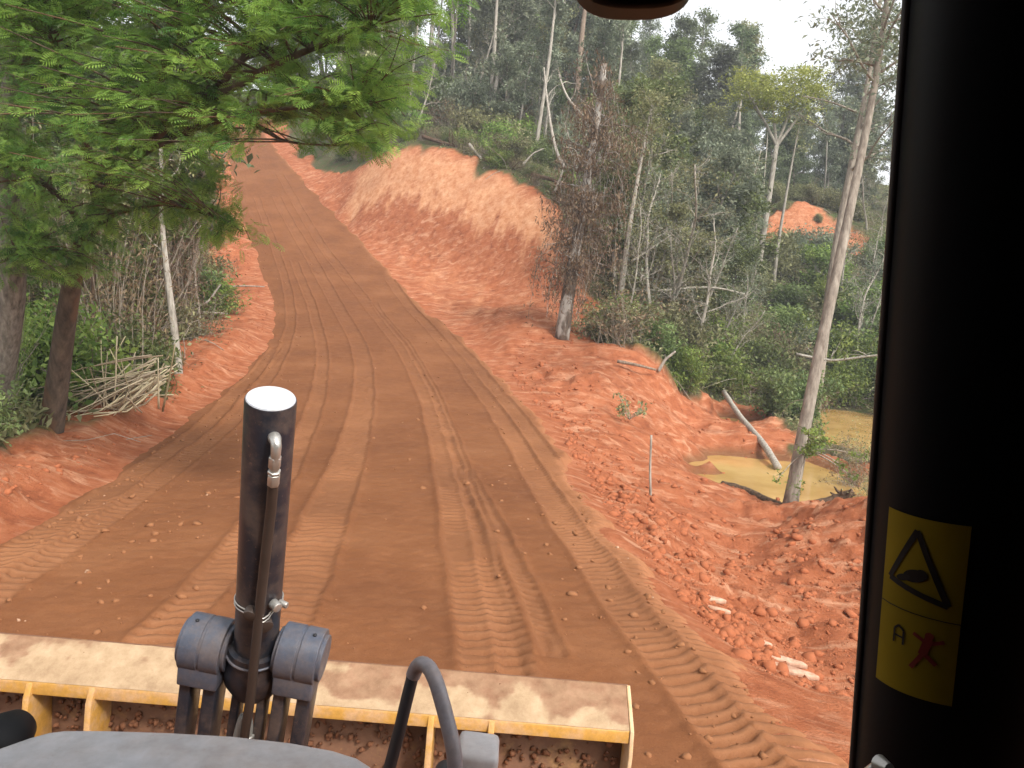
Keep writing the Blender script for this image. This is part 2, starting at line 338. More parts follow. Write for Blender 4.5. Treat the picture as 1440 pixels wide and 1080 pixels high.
BANKFACE = np.array([P(480, 300, 59), P(513, 327, 56), P(600, 357, 51), P(693, 383, 47), P(780, 407, 43), P(815, 425, 40.5), P(830, 400, 42), P(815, 350, 44), P(778, 286, 48.4), P(700, 240, 53.4), P(620, 210, 58), P(555, 204, 61.5), P(500, 240, 64.5)])
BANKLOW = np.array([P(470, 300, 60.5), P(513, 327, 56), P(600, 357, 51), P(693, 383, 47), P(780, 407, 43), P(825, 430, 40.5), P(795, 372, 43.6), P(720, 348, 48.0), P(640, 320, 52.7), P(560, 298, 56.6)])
def H(x, y, fine=True):
    z = H0(x, y); ds = sdist(ROADPOLY, x, y)
    left = sdist(LEFTLINE, x, y)
    nearb = np.exp(-((left-1.1)/0.75)**2)*(left > -0.5)*np.clip(1.2-np.asarray(y)/60, 0.2, 1)
    b = bare_at(x, y)
    z = z + 0.34*nearb*(0.75+fbm(x*.7, y*.7, 31, 3))
    out = sstep(0.1, 1.4, -ds)
    calm = 1-.85*sstep(-3.5, -.3, sdist(BANKFACE, x, y))
    z = z + out*calm*(b*(0.42*fbm(x*.33, y*.33, 3, 3)) + (1-b)*0.9*fbm(x*.15, y*.15, 8, 3))
    if fine:
        face = sstep(-0.6, 0.6, sdist(BANKFACE, x, y))
        rg = 1-np.abs(fbm(x*1.5+.4*y, y*1.1, 11, 4))*2.6
        rough = (1-.75*face)*(.45+.9*sstep(-.1, .35, fbm(x*.25, y*.25, 131, 3)))
        z = z + out*b*rough*(0.09*rg + 0.11*fbm(x*2.6, y*2.6, 21, 3) + 0.09*np.abs(fbm(x*6.5, y*6.5, 41, 2)))
        # cleat-like furrows on the embankment
        fu = np.sin((x*0.35+y*1.0)*4.2+3*fbm(x*.6, y*.6, 61, 3)); z = z + out*b*(1-face)*0.05*fu
        z = z + out*b*face*0.10*(fbm(x*2.2+y*1.6, (y-x)*0.35, 77, 3))
    z = z - sstep(0.15, 0.9, ds)*0.35
    return z

# ground sheet
def geo(a, b, k): return a*(b/a)**np.linspace(0, 1, k)
rows = np.concatenate([[-900, -400, -150, -60, -25, -10, -3, 0, 1.5, 2.2], geo(3.0, 125, 500), [130, 138, 150, 170, 200, 260, 360, 600, 1200]])
uu = np.concatenate([[-9, -7, -5, -2.6, -1.6, -1.25], np.linspace(-1.05, 0.95, 540), [1.2, 1.6, 2.6, 5, 7, 9]])
gx = uu[None, :]*(0.72*np.clip(rows, 0, 160)+7)[:, None]; gy = np.repeat(rows[:, None], len(uu), 1)
gz = H(gx, gy)
nr, nc = gx.shape; ii = np.arange(nr-1)[:, None]*nc+np.arange(nc-1)[None]
gm = MB(); gm.add(np.stack([gx, gy, gz], -1).reshape(-1, 3), np.stack([ii, ii+1, ii+nc+1, ii+nc], -1).reshape(-1, 4))
me = gm.mesh('ground', True)
def setattr_pt(me, name, val):
    a = me.attributes.new(name, 'FLOAT', 'POINT'); a.data.foreach_set('value', np.asarray(val, np.float32).ravel())
fx, fy, fz = gx.ravel(), gy.ravel(), gz.ravel()
bareA = bare_at(fx, fy); setattr_pt(me, 'bare', bareA)
en = fbm(fx*1.3, fy*1.3, 51, 4)
rim = np.abs(sdist(BANKFACE, fx, fy))
dry = sstep(-0.3, 1.0, sdist(BANKFACE, fx, fy)+en*0.6)*(1-sstep(-0.15, 0.15, sdist(BANKLOW, fx, fy)+en*1.2))  # marks paler soil tone only: upper bank face pale, lower band left darker
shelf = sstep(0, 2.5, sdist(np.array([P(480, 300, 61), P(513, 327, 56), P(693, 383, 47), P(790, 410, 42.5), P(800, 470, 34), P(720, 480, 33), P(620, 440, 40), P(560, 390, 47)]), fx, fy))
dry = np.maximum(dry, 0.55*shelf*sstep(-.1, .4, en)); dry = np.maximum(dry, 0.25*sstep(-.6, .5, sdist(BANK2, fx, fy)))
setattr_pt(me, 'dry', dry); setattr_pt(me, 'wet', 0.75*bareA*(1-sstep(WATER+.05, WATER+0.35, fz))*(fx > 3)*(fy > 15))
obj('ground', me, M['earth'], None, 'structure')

# pond
pm = MB(); px = np.linspace(4, 34, 24); py = np.linspace(17, 52, 24); X, Y = np.meshgrid(px, py)
i2 = np.arange(23)[:, None]*24+np.arange(23)[None]
pm.add(np.stack([X, Y, np.full_like(X, WATER)], -1).reshape(-1, 3), np.stack([i2, i2+1, i2+25, i2+24], -1).reshape(-1, 4))
obj('pond_water', pm.mesh('pond_water', True), M['water'], None, 'structure')

# ------------------------------------------------------------------ road with tyre tracks pressed into it
srow = []; s = 0.0
cl = (Ls+Rs)/2; cd = np.concatenate([[0], np.cumsum(np.linalg.norm(np.diff(cl, axis=0), axis=1))])
i0 = np.searchsorted(cl[:, 1], 3.6); s = cd[i0]
srow = [0, cd[i0]*.5, cd[i0]*.8]
while s < cd[-1]:
    yy = np.interp(s, cd, cl[:, 1]); srow.append(s); s += 0.026 if yy < 14 else 0.026+0.0045*(yy-14)
srow = np.array(srow); NT = 300; tt = np.linspace(-0.09, 1.09, NT)
La = np.stack([np.interp(srow, cd, Ls[:, k]) for k in range(3)], -1); Ra = np.stack([np.interp(srow, cd, Rs[:, k]) for k in range(3)], -1)
RP = La[:, None, :]*(1-tt)[None, :, None] + Ra[:, None, :]*tt[None, :, None]
wid = np.linalg.norm(Ra-La, axis=1)[:, None]; U = tt[None, :]*wid
rx, ry, rz = RP[..., 0], RP[..., 1], RP[..., 2].copy()
dl = U+0*rx; dr = wid-U
wob = 0.28*fbm(rx*.8, ry*.8, 91, 4)
def drop(d): return -0.42*(1-sstep(-0.55, 0.25, d))
rz += 0.05*np.sin(np.clip(tt, 0, 1)*math.pi)[None, :] + drop(dl+wob) + drop(dr+wob) + 0.05*fbm(rx*.45, ry*.45, 93, 3) + 0.018*fbm(rx*3.1, ry*3.1, 95, 3) + 0.012*fbm(rx*9, ry*9, 97, 2)
rz += 0.035*np.exp(-((dr-0.15+wob)/0.22)**2)*(0.6+fbm(rx*1.5, ry*1.5, 99, 2))
trackA = np.zeros_like(rx)
def onroad(px, py):                          # pixel ray meets the road surface
    d = ray(px, py); ts = np.linspace(3, 90, 3000); q = CAM[None]+d[None]*ts[:, None]
    c = np.interp(q[:, 1], cl[:, 1], cl[:, 2]); k = np.argmax(q[:, 2] < c)
    return q[k]
TR = [  # pixel path, half width (m), pitch, depth, skew, chevron
    ([(735, 1150), (690, 960), (672, 860), (655, 760), (636, 680), (618, 610), (597, 545), (566, 488), (520, 430), (470, 370), (425, 300), (395, 250)], 0.27, 0.19, 0.076, 0.10, 0.0),
    ([(790, 1150), (722, 960), (702, 860), (682, 760), (655, 680), (632, 610), (607, 545), (574, 488), (528, 430)], 0.13, 0.19, 0.054, -0.15, 0.0),
    ([(1160, 1200), (1010, 1020), (905, 890), (815, 765), (755, 670), (705, 590), (655, 520), (602, 460), (550, 400)], 0.24, 0.16, 0.052, 0.6, 0.0),
    ([(1230, 1160), (1080, 1010), (970, 890), (862, 765), (790, 670), (730, 590), (672, 520), (617, 460), (565, 400)], 0.22, 0.16, 0.056, -0.5, 0.0),
    ([(330, 1000), (405, 860), (452, 750), (488, 660), (507, 590), (515, 530), (505, 480), (470, 420), (430, 350), (390, 280)], 0.30, 0.19, 0.070, 0.15, 0.3),
    ([(-120, 920), (0, 838), (110, 755), (205, 690), (285, 627), (350, 560), (395, 500), (412, 450), (405, 400), (385, 340), (362, 280)], 0.20, 0.19, 0.076, -0.4, 0.0),
    ([(-120, 870), (0, 795), (95, 735), (185, 672), (268, 610), (335, 545), (385, 490)], 0.20, 0.19, 0.070, 0.5, 0.0),
    ([(200, 930), (275, 860), (335, 790), (385, 700), (425, 620), (450, 550), (455, 490), (440, 430), (415, 370)], 0.20, 0.19, 0.050, 0.3, 0.2),
    ([(765, 900), (745, 840), (720, 790), (690, 730), (660, 670)], 0.10, 0.19, 0.045, -0.5, 0.0)]
for path, hw, pitch, dep, skew, chev in TR:
    pts = np.array([onroad(*q) for q in path]); pts = smooth(resample(pts, 60), 8); acc = 0
    best = np.full(rx.shape, 1e9); bu = np.zeros_like(rx); bs = np.zeros_like(rx)
    sel0 = (rx > pts[:, 0].min()-1.2) & (rx < pts[:, 0].max()+1.2) & (ry > pts[:, 1].min()-.5) & (ry < pts[:, 1].max()+.5)
    X0 = rx[sel0]; Y0 = ry[sel0]; B = np.full(len(X0), 1e9); BU = np.zeros(len(X0)); BS = np.zeros(len(X0))
    for a, b_ in zip(pts[:-1], pts[1:]):
        v = (b_-a)[:2]; Lg = np.hypot(*v)+1e-9; t0 = np.clip(((X0-a[0])*v[0]+(Y0-a[1])*v[1])/Lg**2, 0, 1)
        ex = X0-a[0]-t0*v[0]; ey = Y0-a[1]-t0*v[1]; d = np.hypot(ex, ey); k = d < B
        B[k] = d[k]; BU[k] = ((v[0]*ey-v[1]*ex)/Lg)[k]; BS[k] = (acc+t0*Lg)[k]; acc += Lg
    wv = BU + 0.05*fbm(X0*1.1, Y0*1.1, 71, 2)
    prof = sstep(hw+0.06, hw-0.03, np.abs(wv))
    jit = 0.5*fbm(X0*1.7, Y0*1.7, 73, 3)
    ph = BS/pitch + skew*wv/hw*0.8 + chev*np.abs(wv)/hw + jit*0.9
    saw = ph-np.floor(ph); lug = np.clip(2.2*np.sin(saw*2*math.pi)+.5, -1, .8)
    amp = np.clip(0.7+1.7*fbm(X0*.8, Y0*.5, 75, 4), 0.0, 1.25)*np.clip(1.75-Y0/26, 0.35, 1)
    dz = prof*(dep*.5*amp*lug - 0.02) + 0.028*np.exp(-((np.abs(wv)-hw-0.05)/0.05)**2)
    rz[sel0] += dz; trackA[sel0] = np.maximum(trackA[sel0], prof*(0.30+0.45*np.clip(lug, 0, 1)*amp))
rm = MB(); nr, nc = rx.shape; ii = np.arange(nr-1)[:, None]*nc+np.arange(nc-1)[None]
rm.add(np.stack([rx, ry, rz], -1).reshape(-1, 3), np.stack([ii, ii+1, ii+nc+1, ii+nc], -1).reshape(-1, 4))
me = rm.mesh('road', True)
setattr_pt(me, 'track', trackA*0.45*np.clip(1.35-ry/32, 0.25, 1))
setattr_pt(me, 'edge', np.maximum(np.exp(-((dr+wob)/0.28)**2), 0.6*np.exp(-((dl+wob)/0.2)**2))*0.7)
obj('road', me, M['road'], None, 'structure')
def road_z(x, y): return float(np.interp(y, cl[:, 1], cl[:, 2]))
# ------------------------------------------------------------------ the machine we sit in
M['cyl_paint'] = paint_mat('cylinder_paint', (0.018, 0.021, 0.030), 0.32, (0.20, 0.13, 0.09), 0.35, 7)
M['steel_grey'] = paint_mat('boss_paint', (0.075, 0.085, 0.115), 0.38, (0.20, 0.14, 0.10), 0.4, 9)
M['hood'] = paint_mat('hood_paint', (0.42, 0.41, 0.42), 0.42, (0.33, 0.25, 0.20), 0.7, 3, 0, 0.4, 0.65)
M['yellow'] = paint_mat('blade_paint', (0.62, 0.36, 0.07), 0.5, (0.58, 0.40, 0.24), 0.95, 2.6, 0, 0.36, 0.5)
M['yellow_rib'] = paint_mat('rib_paint', (0.48, 0.25, 0.05), 0.5, (0.50, 0.30, 0.16), 0.8, 6, 0, 0.45, 0.6)
M['mudplate'] = paint_mat('muddy_plate', (0.16, 0.075, 0.04), 0.9, (0.34, 0.19, 0.07), 0.7, 4, 0, 0.55, 0.7)
def flange_mat():
    mm, t, b = nodes('flange_dirt'); v = coords(t); f = noise(t, 9, 6, .7, v); g = noise(t, 60, 4, .7, v)
    cream = ramp(t, f, [(.3, (.28, .18, .10)), (.5, (.38, .26, .15)), (.72, (.48, .34, .21))]); mud = ramp(t, f, [(.3, (.17, .08, .04)), (.7, (.30, .16, .09))])
    c = mix(t, attr(t, 'tint'), cream, mud); c = mix(t, ramp(t, g, [(.3, (.6, .6, .6)), (.42, (0, 0, 0))]), c, (.30, .19, .11))
    t.links.new(c, b.inputs['Base Color']); b.inputs['Roughness'].default_value = .9; bump(t, b, mix(t, .5, f, g), .5, .006); return mm
M['flange_dirt'] = flange_mat()
M['pale_slab'] = bark_mat('pale_slab', (0.34, 0.17, 0.10), (0.58, 0.38, 0.27), 4)
M['mud'] = plain('caked_mud', (0.17, 0.075, 0.04), 0.95, 0, 0.1)
M['white_cap'] = paint_mat('white_cap', (0.50, 0.52, 0.56), 0.4, (0.5, 0.45, 0.4), 0.4, 12)
M['zinc'] = plain('zinc', (0.50, 0.48, 0.44), 0.38, 0.7)
M['pipe'] = plain('pipe_brown', (0.05, 0.035, 0.028), 0.5)
M['hose'] = plain('grey_hose', (0.24, 0.235, 0.215), 0.7)
M['rail_paint'] = paint_mat('rail_paint', (0.20, 0.185, 0.20), 0.38, (0.3, 0.22, 0.18), 0.35, 8)
M['rail_dark'] = plain('rail_dark', (0.02, 0.02, 0.024), 0.5)
M['black'] = plain('cab_trim', (0.006, 0.006, 0.007), 0.55, 0, 0.2)
M['rubber'] = plain('window_seal', (0.035, 0.026, 0.024), 0.5, 0, 0.4)
M['decal'] = plain('decal_yellow', (0.30, 0.20, 0.010), 0.7, 0, .2)
M['decal_ink'] = plain('decal_ink', (0.012, 0.008, 0.008), 0.6)
M['decal_red'] = plain('decal_red', (0.22, 0.02, 0.015), 0.6)
M['mirror_back'] = plain('mirror_back', (0.012, 0.007, 0.006), 0.5)
def bev(o, wd=0.004, seg=2):
    b = o.modifiers.new('bevel', 'BEVEL'); b.width = wd; b.segments = seg; b.limit_method = 'ANGLE'; b.angle_limit = R_(35); return o
def unit(v): v = np.asarray(v, float); return v/np.linalg.norm(v)
def smooth_by_angle(o, ang=40):
    me = o.data; me.polygons.foreach_set('use_smooth', np.ones(len(me.polygons), bool))
    try: me.set_sharp_from_angle(angle=R_(ang))
    except Exception: pass
    return o
dz_ = thing('bulldozer', 'yellow bladed earthmover with black cab post, seen from its driver seat on the dirt road', 'bulldozer', (0, 0, -0.06))
def mpart(name, mb, m, parent=None, b=None, sm=None, label=None):
    o = obj(name, mb.mesh(name), m, parent or dz_)
    o.location = -Vector(dz_.location) if (parent is None or parent is dz_) else (0, 0, 0)
    if sm: smooth_by_angle(o, sm)
    if b: bev(o, b)
    if label: o['label'] = label
    return o
# blade
BR = P(884, 966, 3.9); BL0 = P(-260, 871, 3.9); bu = unit(BL0-BR); bw = unit(np.array((0, 0, 1.0))-bu*bu[2]); bv = unit(np.cross(bu, bw))
if bv[1] > 0: bv = -bv                       # towards the driver
BW = np.linalg.norm(BL0-BR)
def bp(u, v, w_): return BR+bu*u+bv*v+bw*w_
def bprism(mb, prof, u0, u1): mb.prism([bp(u0, v, w_) for v, w_ in prof], bu*(u1-u0))
mb = MB(); prof = [(0.0, 0.0), (-0.02, 0.005), (-0.10, -0.12), (-0.20, -0.40), (-0.20, -0.70), (-0.10, -0.95), (-0.07, -0.95), (-0.16, -0.69), (-0.16, -0.40), (-0.06, -0.13)]
bprism(mb, prof, 0.0, BW); blade = mpart('blade', mb, M['mudplate'], b=0.004)
mb = MB(); bprism(mb, [(0, 0.002), (0.22, -0.125), (0.226, -0.190), (0.206, -0.190), (0.202, -0.142), (0.0, -0.018)], 0.012, BW)
fl = mpart('top_flange', mb, M['yellow_rib'], blade, 0.006)
mb = MB(); nu, nv = 260, 22; us = np.linspace(.014, BW-.002, nu); vs = np.linspace(0, 1, nv); UU, VV = np.meshgrid(us, vs, indexing='ij')
fdir = np.array((0.22, -0.127)); pos = BR+UU[..., None]*bu+(VV*.2195)[..., None]*bv+(.0075-VV*.1270+.003*fbm(UU*14, VV*4, 7, 3))[..., None]*bw
rightw = np.clip(1-UU/1.5, 0, 1)
mk = (1-VV) - .10 + .62*rightw*(1-.55*VV) - .35*(UU > 1.9) + 1.0*fbm(UU*5.5, VV*1.6, 13, 4); mk = np.clip((mk-.42)/.16, 0, 1)*(.85+.3*fbm(UU*20, VV*8, 19, 3))
ii = np.arange(nu-1)[:, None]*nv+np.arange(nv-1)[None]; mb.add(pos.reshape(-1, 3), np.stack([ii, ii+nv, ii+nv+1, ii+1], -1).reshape(-1, 4), np.clip(mk, 0, 1).ravel())
mpart('dirt_film', mb, M['flange_dirt'], blade, sm=60, label='cream dust and brown mud caked on the blade top')
mb = MB(); bprism(mb, [(0.03, -0.16), (0.05, -0.16), (0.05, -0.95), (0.03, -0.95)], 0.012, BW); mpart('back_plate', mb, M['mudplate'], blade)
for pxx in (45, 132, 607, 692):              # stiffening ribs below the flange
    o = P(pxx, 985 if pxx < 300 else 1010, 3.7); u = float(np.dot(o-BR, bu))
    mb = MB(); bprism(mb, [(0.05, -0.125), (0.222, -0.128), (0.255, -0.20), (0.30, -0.62), (0.30, -0.95), (0.05, -0.95)], u-0.016, u+0.016)
    mpart('rib', mb, M['yellow_rib'], blade, 0.004)
mb = MB(); bprism(mb, [(-0.11, -0.10), (-0.01, 0.004), (0.225, -0.122), (0.25, -0.25), (0.16, -0.95), (-0.21, -0.95), (-0.22, -0.45)], -0.010, 0.010)
mpart('end_plate', mb, M['yellow'], blade, 0.003)
# caked mud clumps on the flange and behind it
rg = np.random.default_rng(5); mb = MB()
def clod(mb, c, r, rng, flat=0.6):
    g = (1+5**.5)/2; V = np.array([(-1, g, 0), (1, g, 0), (-1, -g, 0), (1, -g, 0), (0, -1, g), (0, 1, g), (0, -1, -g), (0, 1, -g), (g, 0, -1), (g, 0, 1), (-g, 0, -1), (-g, 0, 1)])/1.9
    Fc = [(0, 11, 5), (0, 5, 1), (0, 1, 7), (0, 7, 10), (0, 10, 11), (1, 5, 9), (5, 11, 4), (11, 10, 2), (10, 7, 6), (7, 1, 8), (3, 9, 4), (3, 4, 2), (3, 2, 6), (3, 6, 8), (3, 8, 9), (4, 9, 5), (2, 4, 11), (6, 2, 10), (8, 6, 7), (9, 8, 1)]
    V = V*(1+rng.normal(0, 0.30, (12, 1)))*np.array((1, rng.uniform(.6, 1.1), flat))*r
    a = rng.uniform(0, 6.28); c_, s_ = math.cos(a), math.sin(a); V = V@np.array(((c_, -s_, 0), (s_, c_, 0), (0, 0, 1)))
    mb.add(V+np.asarray(c), Fc, rng.uniform())
for i in range(70):
    u = rg.uniform(0.02, BW); f = abs(rg.normal(0, .35))
    if f > 1: continue
    clod(mb, bp(u, 0.01+0.2*f, -0.004-0.118*f), rg.uniform(.004, .010), rg, .35)
for i in range(900):
    u = rg.uniform(0.02, BW); clod(mb, bp(u, 0.052+rg.uniform(0, .02), rg.uniform(-.6, -.19)), rg.uniform(.004, .02), rg, 1)
mo = mpart('caked_mud', mb, M['mud'], blade); mo['kind'] = 'stuff'
# lift cylinder
CA = P(381, 561, 1.95); CB = P(359, 930, 2.26); ca = unit(CA-CB)
def cy(t): return CB+ca*t
CLn = np.linalg.norm(CA-CB); side = unit(np.cross(ca, (0, 1, 0)))
if side[0] < 0: side = -side
bk = unit(np.cross(side, ca));
if bk[1] > 0: bk = -bk                       # towards driver
mb = MB(); mb.tube([cy(-.02), cy(CLn-0.006), cy(CLn)], [.0655, .0655, .064], 40, True); cyl = mpart('lift_cylinder', mb, M['cyl_paint'], sm=40)
mb = MB(); mb.tube([cy(CLn+.0005), cy(CLn+.004)], [.0625, .0605], 40, True); mpart('end_cap', mb, M['white_cap'], cyl, sm=40, label='pale round cap on the cylinder top')
def cyl_pt(t, ang, r): return cy(t)+r*(math.sin(ang)*side+math.cos(ang)*bk)
fa = 0.52
f0 = cyl_pt(CLn-.075, fa, .06); f1 = cyl_pt(CLn-.073, fa, .088); f2 = cyl_pt(CLn-.082, fa, .098); f3 = cyl_pt(CLn-.105, fa, .098); f4 = cyl_pt(CLn-.20, fa, .088)
mb = MB(); mb.tube([f0, f0*.4+f1*.6, f1, f1*.35+f2*.65, f2, f3, f3*.3+f4*.7], [.016, .0165, .014, .0135, .0135, .0125, .0115], 14); mpart('elbow_fitting', mb, M['zinc'], cyl, sm=50)
for a_, b_, r in ((.115, .15, .0165), (.158, .167, .0175), (.169, .205, .0165)):
    mb = MB(); mb.tube([cyl_pt(CLn-a_, fa, .094), cyl_pt(CLn-b_, fa, .092)], r, 6); mpart('hex_nut', mb, M['zinc'], cyl, b=.002)
pp = [cyl_pt(CLn-.20, fa, .09), cyl_pt(CLn-.3, fa, .083), cyl_pt(CLn-.45, fa*.85, .084), cyl_pt(CLn-.62, fa*.7, .088), cyl_pt(-.02, fa*.5, .12), cyl_pt(-.16, fa*.35, .13), cyl_pt(-.4, .1, .11)]
mb = MB(); mb.tube(resample(np.array(pp), 24), .0145, 12); mpart('steel_pipe', mb, M['pipe'], cyl, sm=50)
for k in range(2):                           # wire clamp
    th = np.linspace(0, 2*math.pi, 40); mb = MB(); ring = [cy(.255+.014*k+.012*math.cos(a-fa))+((.0685+.035*math.exp(-((((a-fa*.8+math.pi) % (2*math.pi))-math.pi)/.35)**2))*(math.sin(a)*side+math.cos(a)*bk)) for a in th]
    mb.tube(ring, .0022, 6, False); mpart('clamp_wire', mb, M['zinc'], cyl)
for a, t_, r, mm in ((fa-.45, .285, .019, 'pipe'), (fa+.38, .30, .015, 'zinc'), (fa+.75, .285, .010, 'zinc'), (fa+.05, .24, .022, 'pipe')):
    mb = MB(); mb.tube([cyl_pt(t_, a, .07), cyl_pt(t_, a, .098)], r, 10); mpart('clamp_bolt', mb, M[mm], cyl, b=.002)
# trunnion yoke round the cylinder foot
mb = MB(); mb.tube([cy(.075), cy(.078), cy(.06), cy(.045), cy(.0), cy(-.06), cy(-.11)], [.070, .083, .086, .083, .096, .092, .07], 40); mb.tube([cy(.0)-side*.155+0*bk, cy(.0)+side*.155], .045, 24)
yoke = mpart('trunnion_yoke', mb, M['cyl_paint'], sm=40)
mb = MB(); th = np.linspace(0, 2*math.pi, 48); mb.tube([cy(.055)+.087*(math.sin(a)*side+math.cos(a)*bk) for a in th], .0045, 8, False); mpart('wiper_ring', mb, M['steel_grey'], yoke, sm=60)
dn = np.array((0, 0, -1.0)); dn = unit(dn-side*np.dot(dn, side)+0.10*np.array((0, 1, 0)))
fwd = unit(np.cross(side, dn)); fwd = fwd if fwd[1] > 0 else -fwd
for s_ in (-.035, .045):                     # yoke legs
    mb = MB(); mb.box(cy(-.06)+side*s_+dn*.22+bk*.02, side, fwd, dn, .028, .06, .44); mpart('yoke_leg', mb, M['cyl_paint'], yoke, .006)
mb = MB(); hp = [cy(-.10)+side*.0+bk*.05+dn*.35, cy(-.10)+bk*.07+side*-.01+dn*.15, cy(-.09)+bk*.08+side*.006+dn*.03, cy(-.09)+bk*.06+side*.02+dn*.10, cy(-.1)+bk*.05+side*.02+dn*.3]
mb.tube(smooth(resample(np.array(hp), 26), 3), .016, 12); mpart('hose_loop', mb, M['hose'], yoke, sm=60)
for k in range(5):
    mb = MB(); mb.tube([cy(-.1)+bk*.062+side*.021+dn*(.12+.03*k), cy(-.1)+bk*.06+side*.021+dn*(.138+.03*k)], .021, 14); mpart('hose_collar', mb, M['zinc'], yoke, b=.002)
for sg, pxc, pyc in ((-1, 293, 905), (1, 424, 919)):
    c = P(pxc, pyc, 2.235); hw_ = .062
    mb = MB(); mb.tube([c-side*hw_, c-side*.003], .086, 44); mb.tube([c+side*.003, c+side*hw_], .086, 44); mb.tube([c-side*.01, c+side*.01], .083, 30); mb.tube([c-side*(hw_+.012), c+side*(hw_+.012)], .07, 36)
    bo = mpart('bearing_cap', mb, M['steel_grey'], b=.003); smooth_by_angle(bo)
    mb = MB(); mb.prism([c+dn*.02+fwd*.0+side*(-hw_)+fwd*.07, c+dn*.02-fwd*.07-side*hw_, c+dn*.112-fwd*.07-side*(hw_-.004), c+dn*.112+fwd*.07-side*(hw_-.004)], side*(2*hw_-.002)); mpart('bearing_base', mb, M['steel_grey'], bo, .006)
    for s2, ww in ((-1, .036), (1, .042)):
        mb = MB(); mb.box(c+side*s2*.038+dn*.30, side, fwd, dn, ww, .10, .42); mpart('bracket_leg', mb, M['cyl_paint'], bo, .006)
    mb = MB(); th = np.linspace(0, math.pi, 12); mb.prism([c+dn*.145+side*.0, c+dn*.112-side*.018, c+dn*.106+side*0, c+dn*.112+side*.018], fwd*.05); mpart('slot_arch', mb, M['cyl_paint'], bo)
    mb = MB(); mb.tube([c-fwd*.02-dn*.083+side*(-.035 if sg < 0 else .035), c-fwd*.02-dn*.0875+side*(-.035 if sg < 0 else .035)], .006, 10); mpart('grease_hole', mb, M['rail_dark'], bo)
# hood, lamp, tread box
HZ = 2.2
ol = [PZ(px_, py_, HZ) for px_, py_ in ((-150, 1100), (-60, 1066), (0, 1046), (40, 1032), (70, 1024), (95, 1021), (150, 1021), (240, 1024), (330, 1029), (410, 1038), (470, 1049), (505, 1060), (524, 1072), (538, 1090))]
ol += [np.array((ol[-1][0]+.02, .75, HZ)), np.array((ol[0][0], .75, HZ))]
mb = MB(); mb.prism(ol, (0, 0, -.30)); hood = mpart('engine_hood', mb, M['hood'], b=.02)
hood.modifiers['bevel'].segments = 4; smooth_by_angle(hood, 50)
lc = P(5, 1040, 1.75); mb = MB(); mb.tube([lc+np.array((0, .06, 0)), lc+np.array((0, .0, 0)), lc+np.array((0, -.05, 0)), lc+np.array((0, -.07, 0))], [.045, .068, .066, .05], 28); mpart('work_lamp', mb, M['black'], sm=40)
# hand rail
hr = [P(540, 1110, 1.42), P(549, 1075, 1.43), P(561, 1030, 1.44), P(573, 980, 1.45), P(581, 948, 1.46)]
mb = MB(); mb.tube(resample(np.array(hr), 14), .0125, 14); rail = mpart('hand_rail', mb, M['rail_dark'], sm=60)
hr2 = [P(581, 950, 1.46), P(586, 937, 1.455), P(594, 932, 1.44), P(604, 938, 1.42), P(614, 960, 1.40), P(624, 995, 1.38), P(634, 1035, 1.36), P(639, 1060, 1.35), P(642, 1120, 1.34)]
mb = MB(); mb.tube(smooth(resample(np.array(hr2), 40), 2), .0150, 16); mpart('rail_grip', mb, M['rail_paint'], rail, sm=60)
bc = P(668, 1085, 1.5); mb = MB(); mb.box(bc+np.array((0, .03, -.03)), (1, 0, -.06), (0, 1, 0), (.06, 0, 1), .088, .10, .15); mpart('step_box', mb, M['hood'], b=.012)
mb = MB(); mb.tube([P(628, 1082, 1.5), P(628, 1082, 1.5)+np.array((0, -.06, 0))], .024, 20); mpart('rail_mount', mb, M['rail_dark'], rail, b=.003)
# cab: right front post with warning sticker, roof, rear and side walls, mirror
PB, PT = P(1204, 1200, .80), P(1301, -80, .66); pa = unit(PT-PB); PL = np.linalg.norm(PT-PB)
pr = unit(_rt - pa*np.dot(_rt, pa)); pf = unit(np.cross(pr, pa))
if pf[1] > 0: pf = -pf                       # towards the driver
def pp_(t, x, d): return PB+pa*t+pr*x+pf*d
def post_prof(inset=0.0):                    # curved inner face
    out = []
    for a in np.linspace(0, 1, 22):
        ang = math.pi*(1-a*0.62); x = .115+.115*math.cos(ang); d = .072*math.sin(ang); out.append((x, d))
    return out
pf_pts = post_prof(); full = pf_pts+[(.34, .075), (.34, -.05), (.02, -.05), (.0, -.02)]
mb = MB(); mb.prism([pp_(0, x, d) for x, d in full], pa*PL); post = mpart('cab_post', mb, M['black'], sm=35)
mb = MB(); mb.tube([pp_(0, .0, -.022), pp_(PL, .0, -.022)], .0045, 10); mpart('window_seal', mb, M['rubber'], post, sm=60)
# sticker follows the curved face
def face_pt(t, a, off):
    ang = math.pi*(1-a*0.62); x = .115+.115*math.cos(ang); d = .072*math.sin(ang); nx, nd = math.cos(ang)/.115, math.sin(ang)/.072; l = math.hypot(nx, nd)
    return pp_(t, x+off*nx/l, d+off*nd/l)
def t_of(py, px): # along-post parameter seen at a pixel row
    best = min(np.linspace(0, PL, 900), key=lambda t: abs(project(face_pt(t, .4, 0))[1]-py)); return best
def project(p):
    d = np.asarray(p)-CAM; z = np.dot(d, _fw); return 720+F*np.dot(d, _rt)/z, 540-F*np.dot(d, _up)/z
T0, T1 = t_of(985, 0), t_of(735, 0)
def a_of(px, t): return min(np.linspace(0.02, 1, 300), key=lambda a: abs(project(face_pt(t, a, 0))[0]-px))
A0, A1 = a_of(1247, T1*.75+T0*.25), a_of(1352, T1*.5+T0*.5)
def patch(mb, t0, t1, a0, a1, off, na=16):
    g = [[face_pt(t, a, off) for a in np.linspace(a0, a1, na)] for t in (t0, t1)]; V = g[0]+g[1]; i = np.arange(na-1)
    mb.add(V, np.stack([i, i+1, i+1+na, i+na], -1))
def sx_(x): return A0+(A1-A0)*x
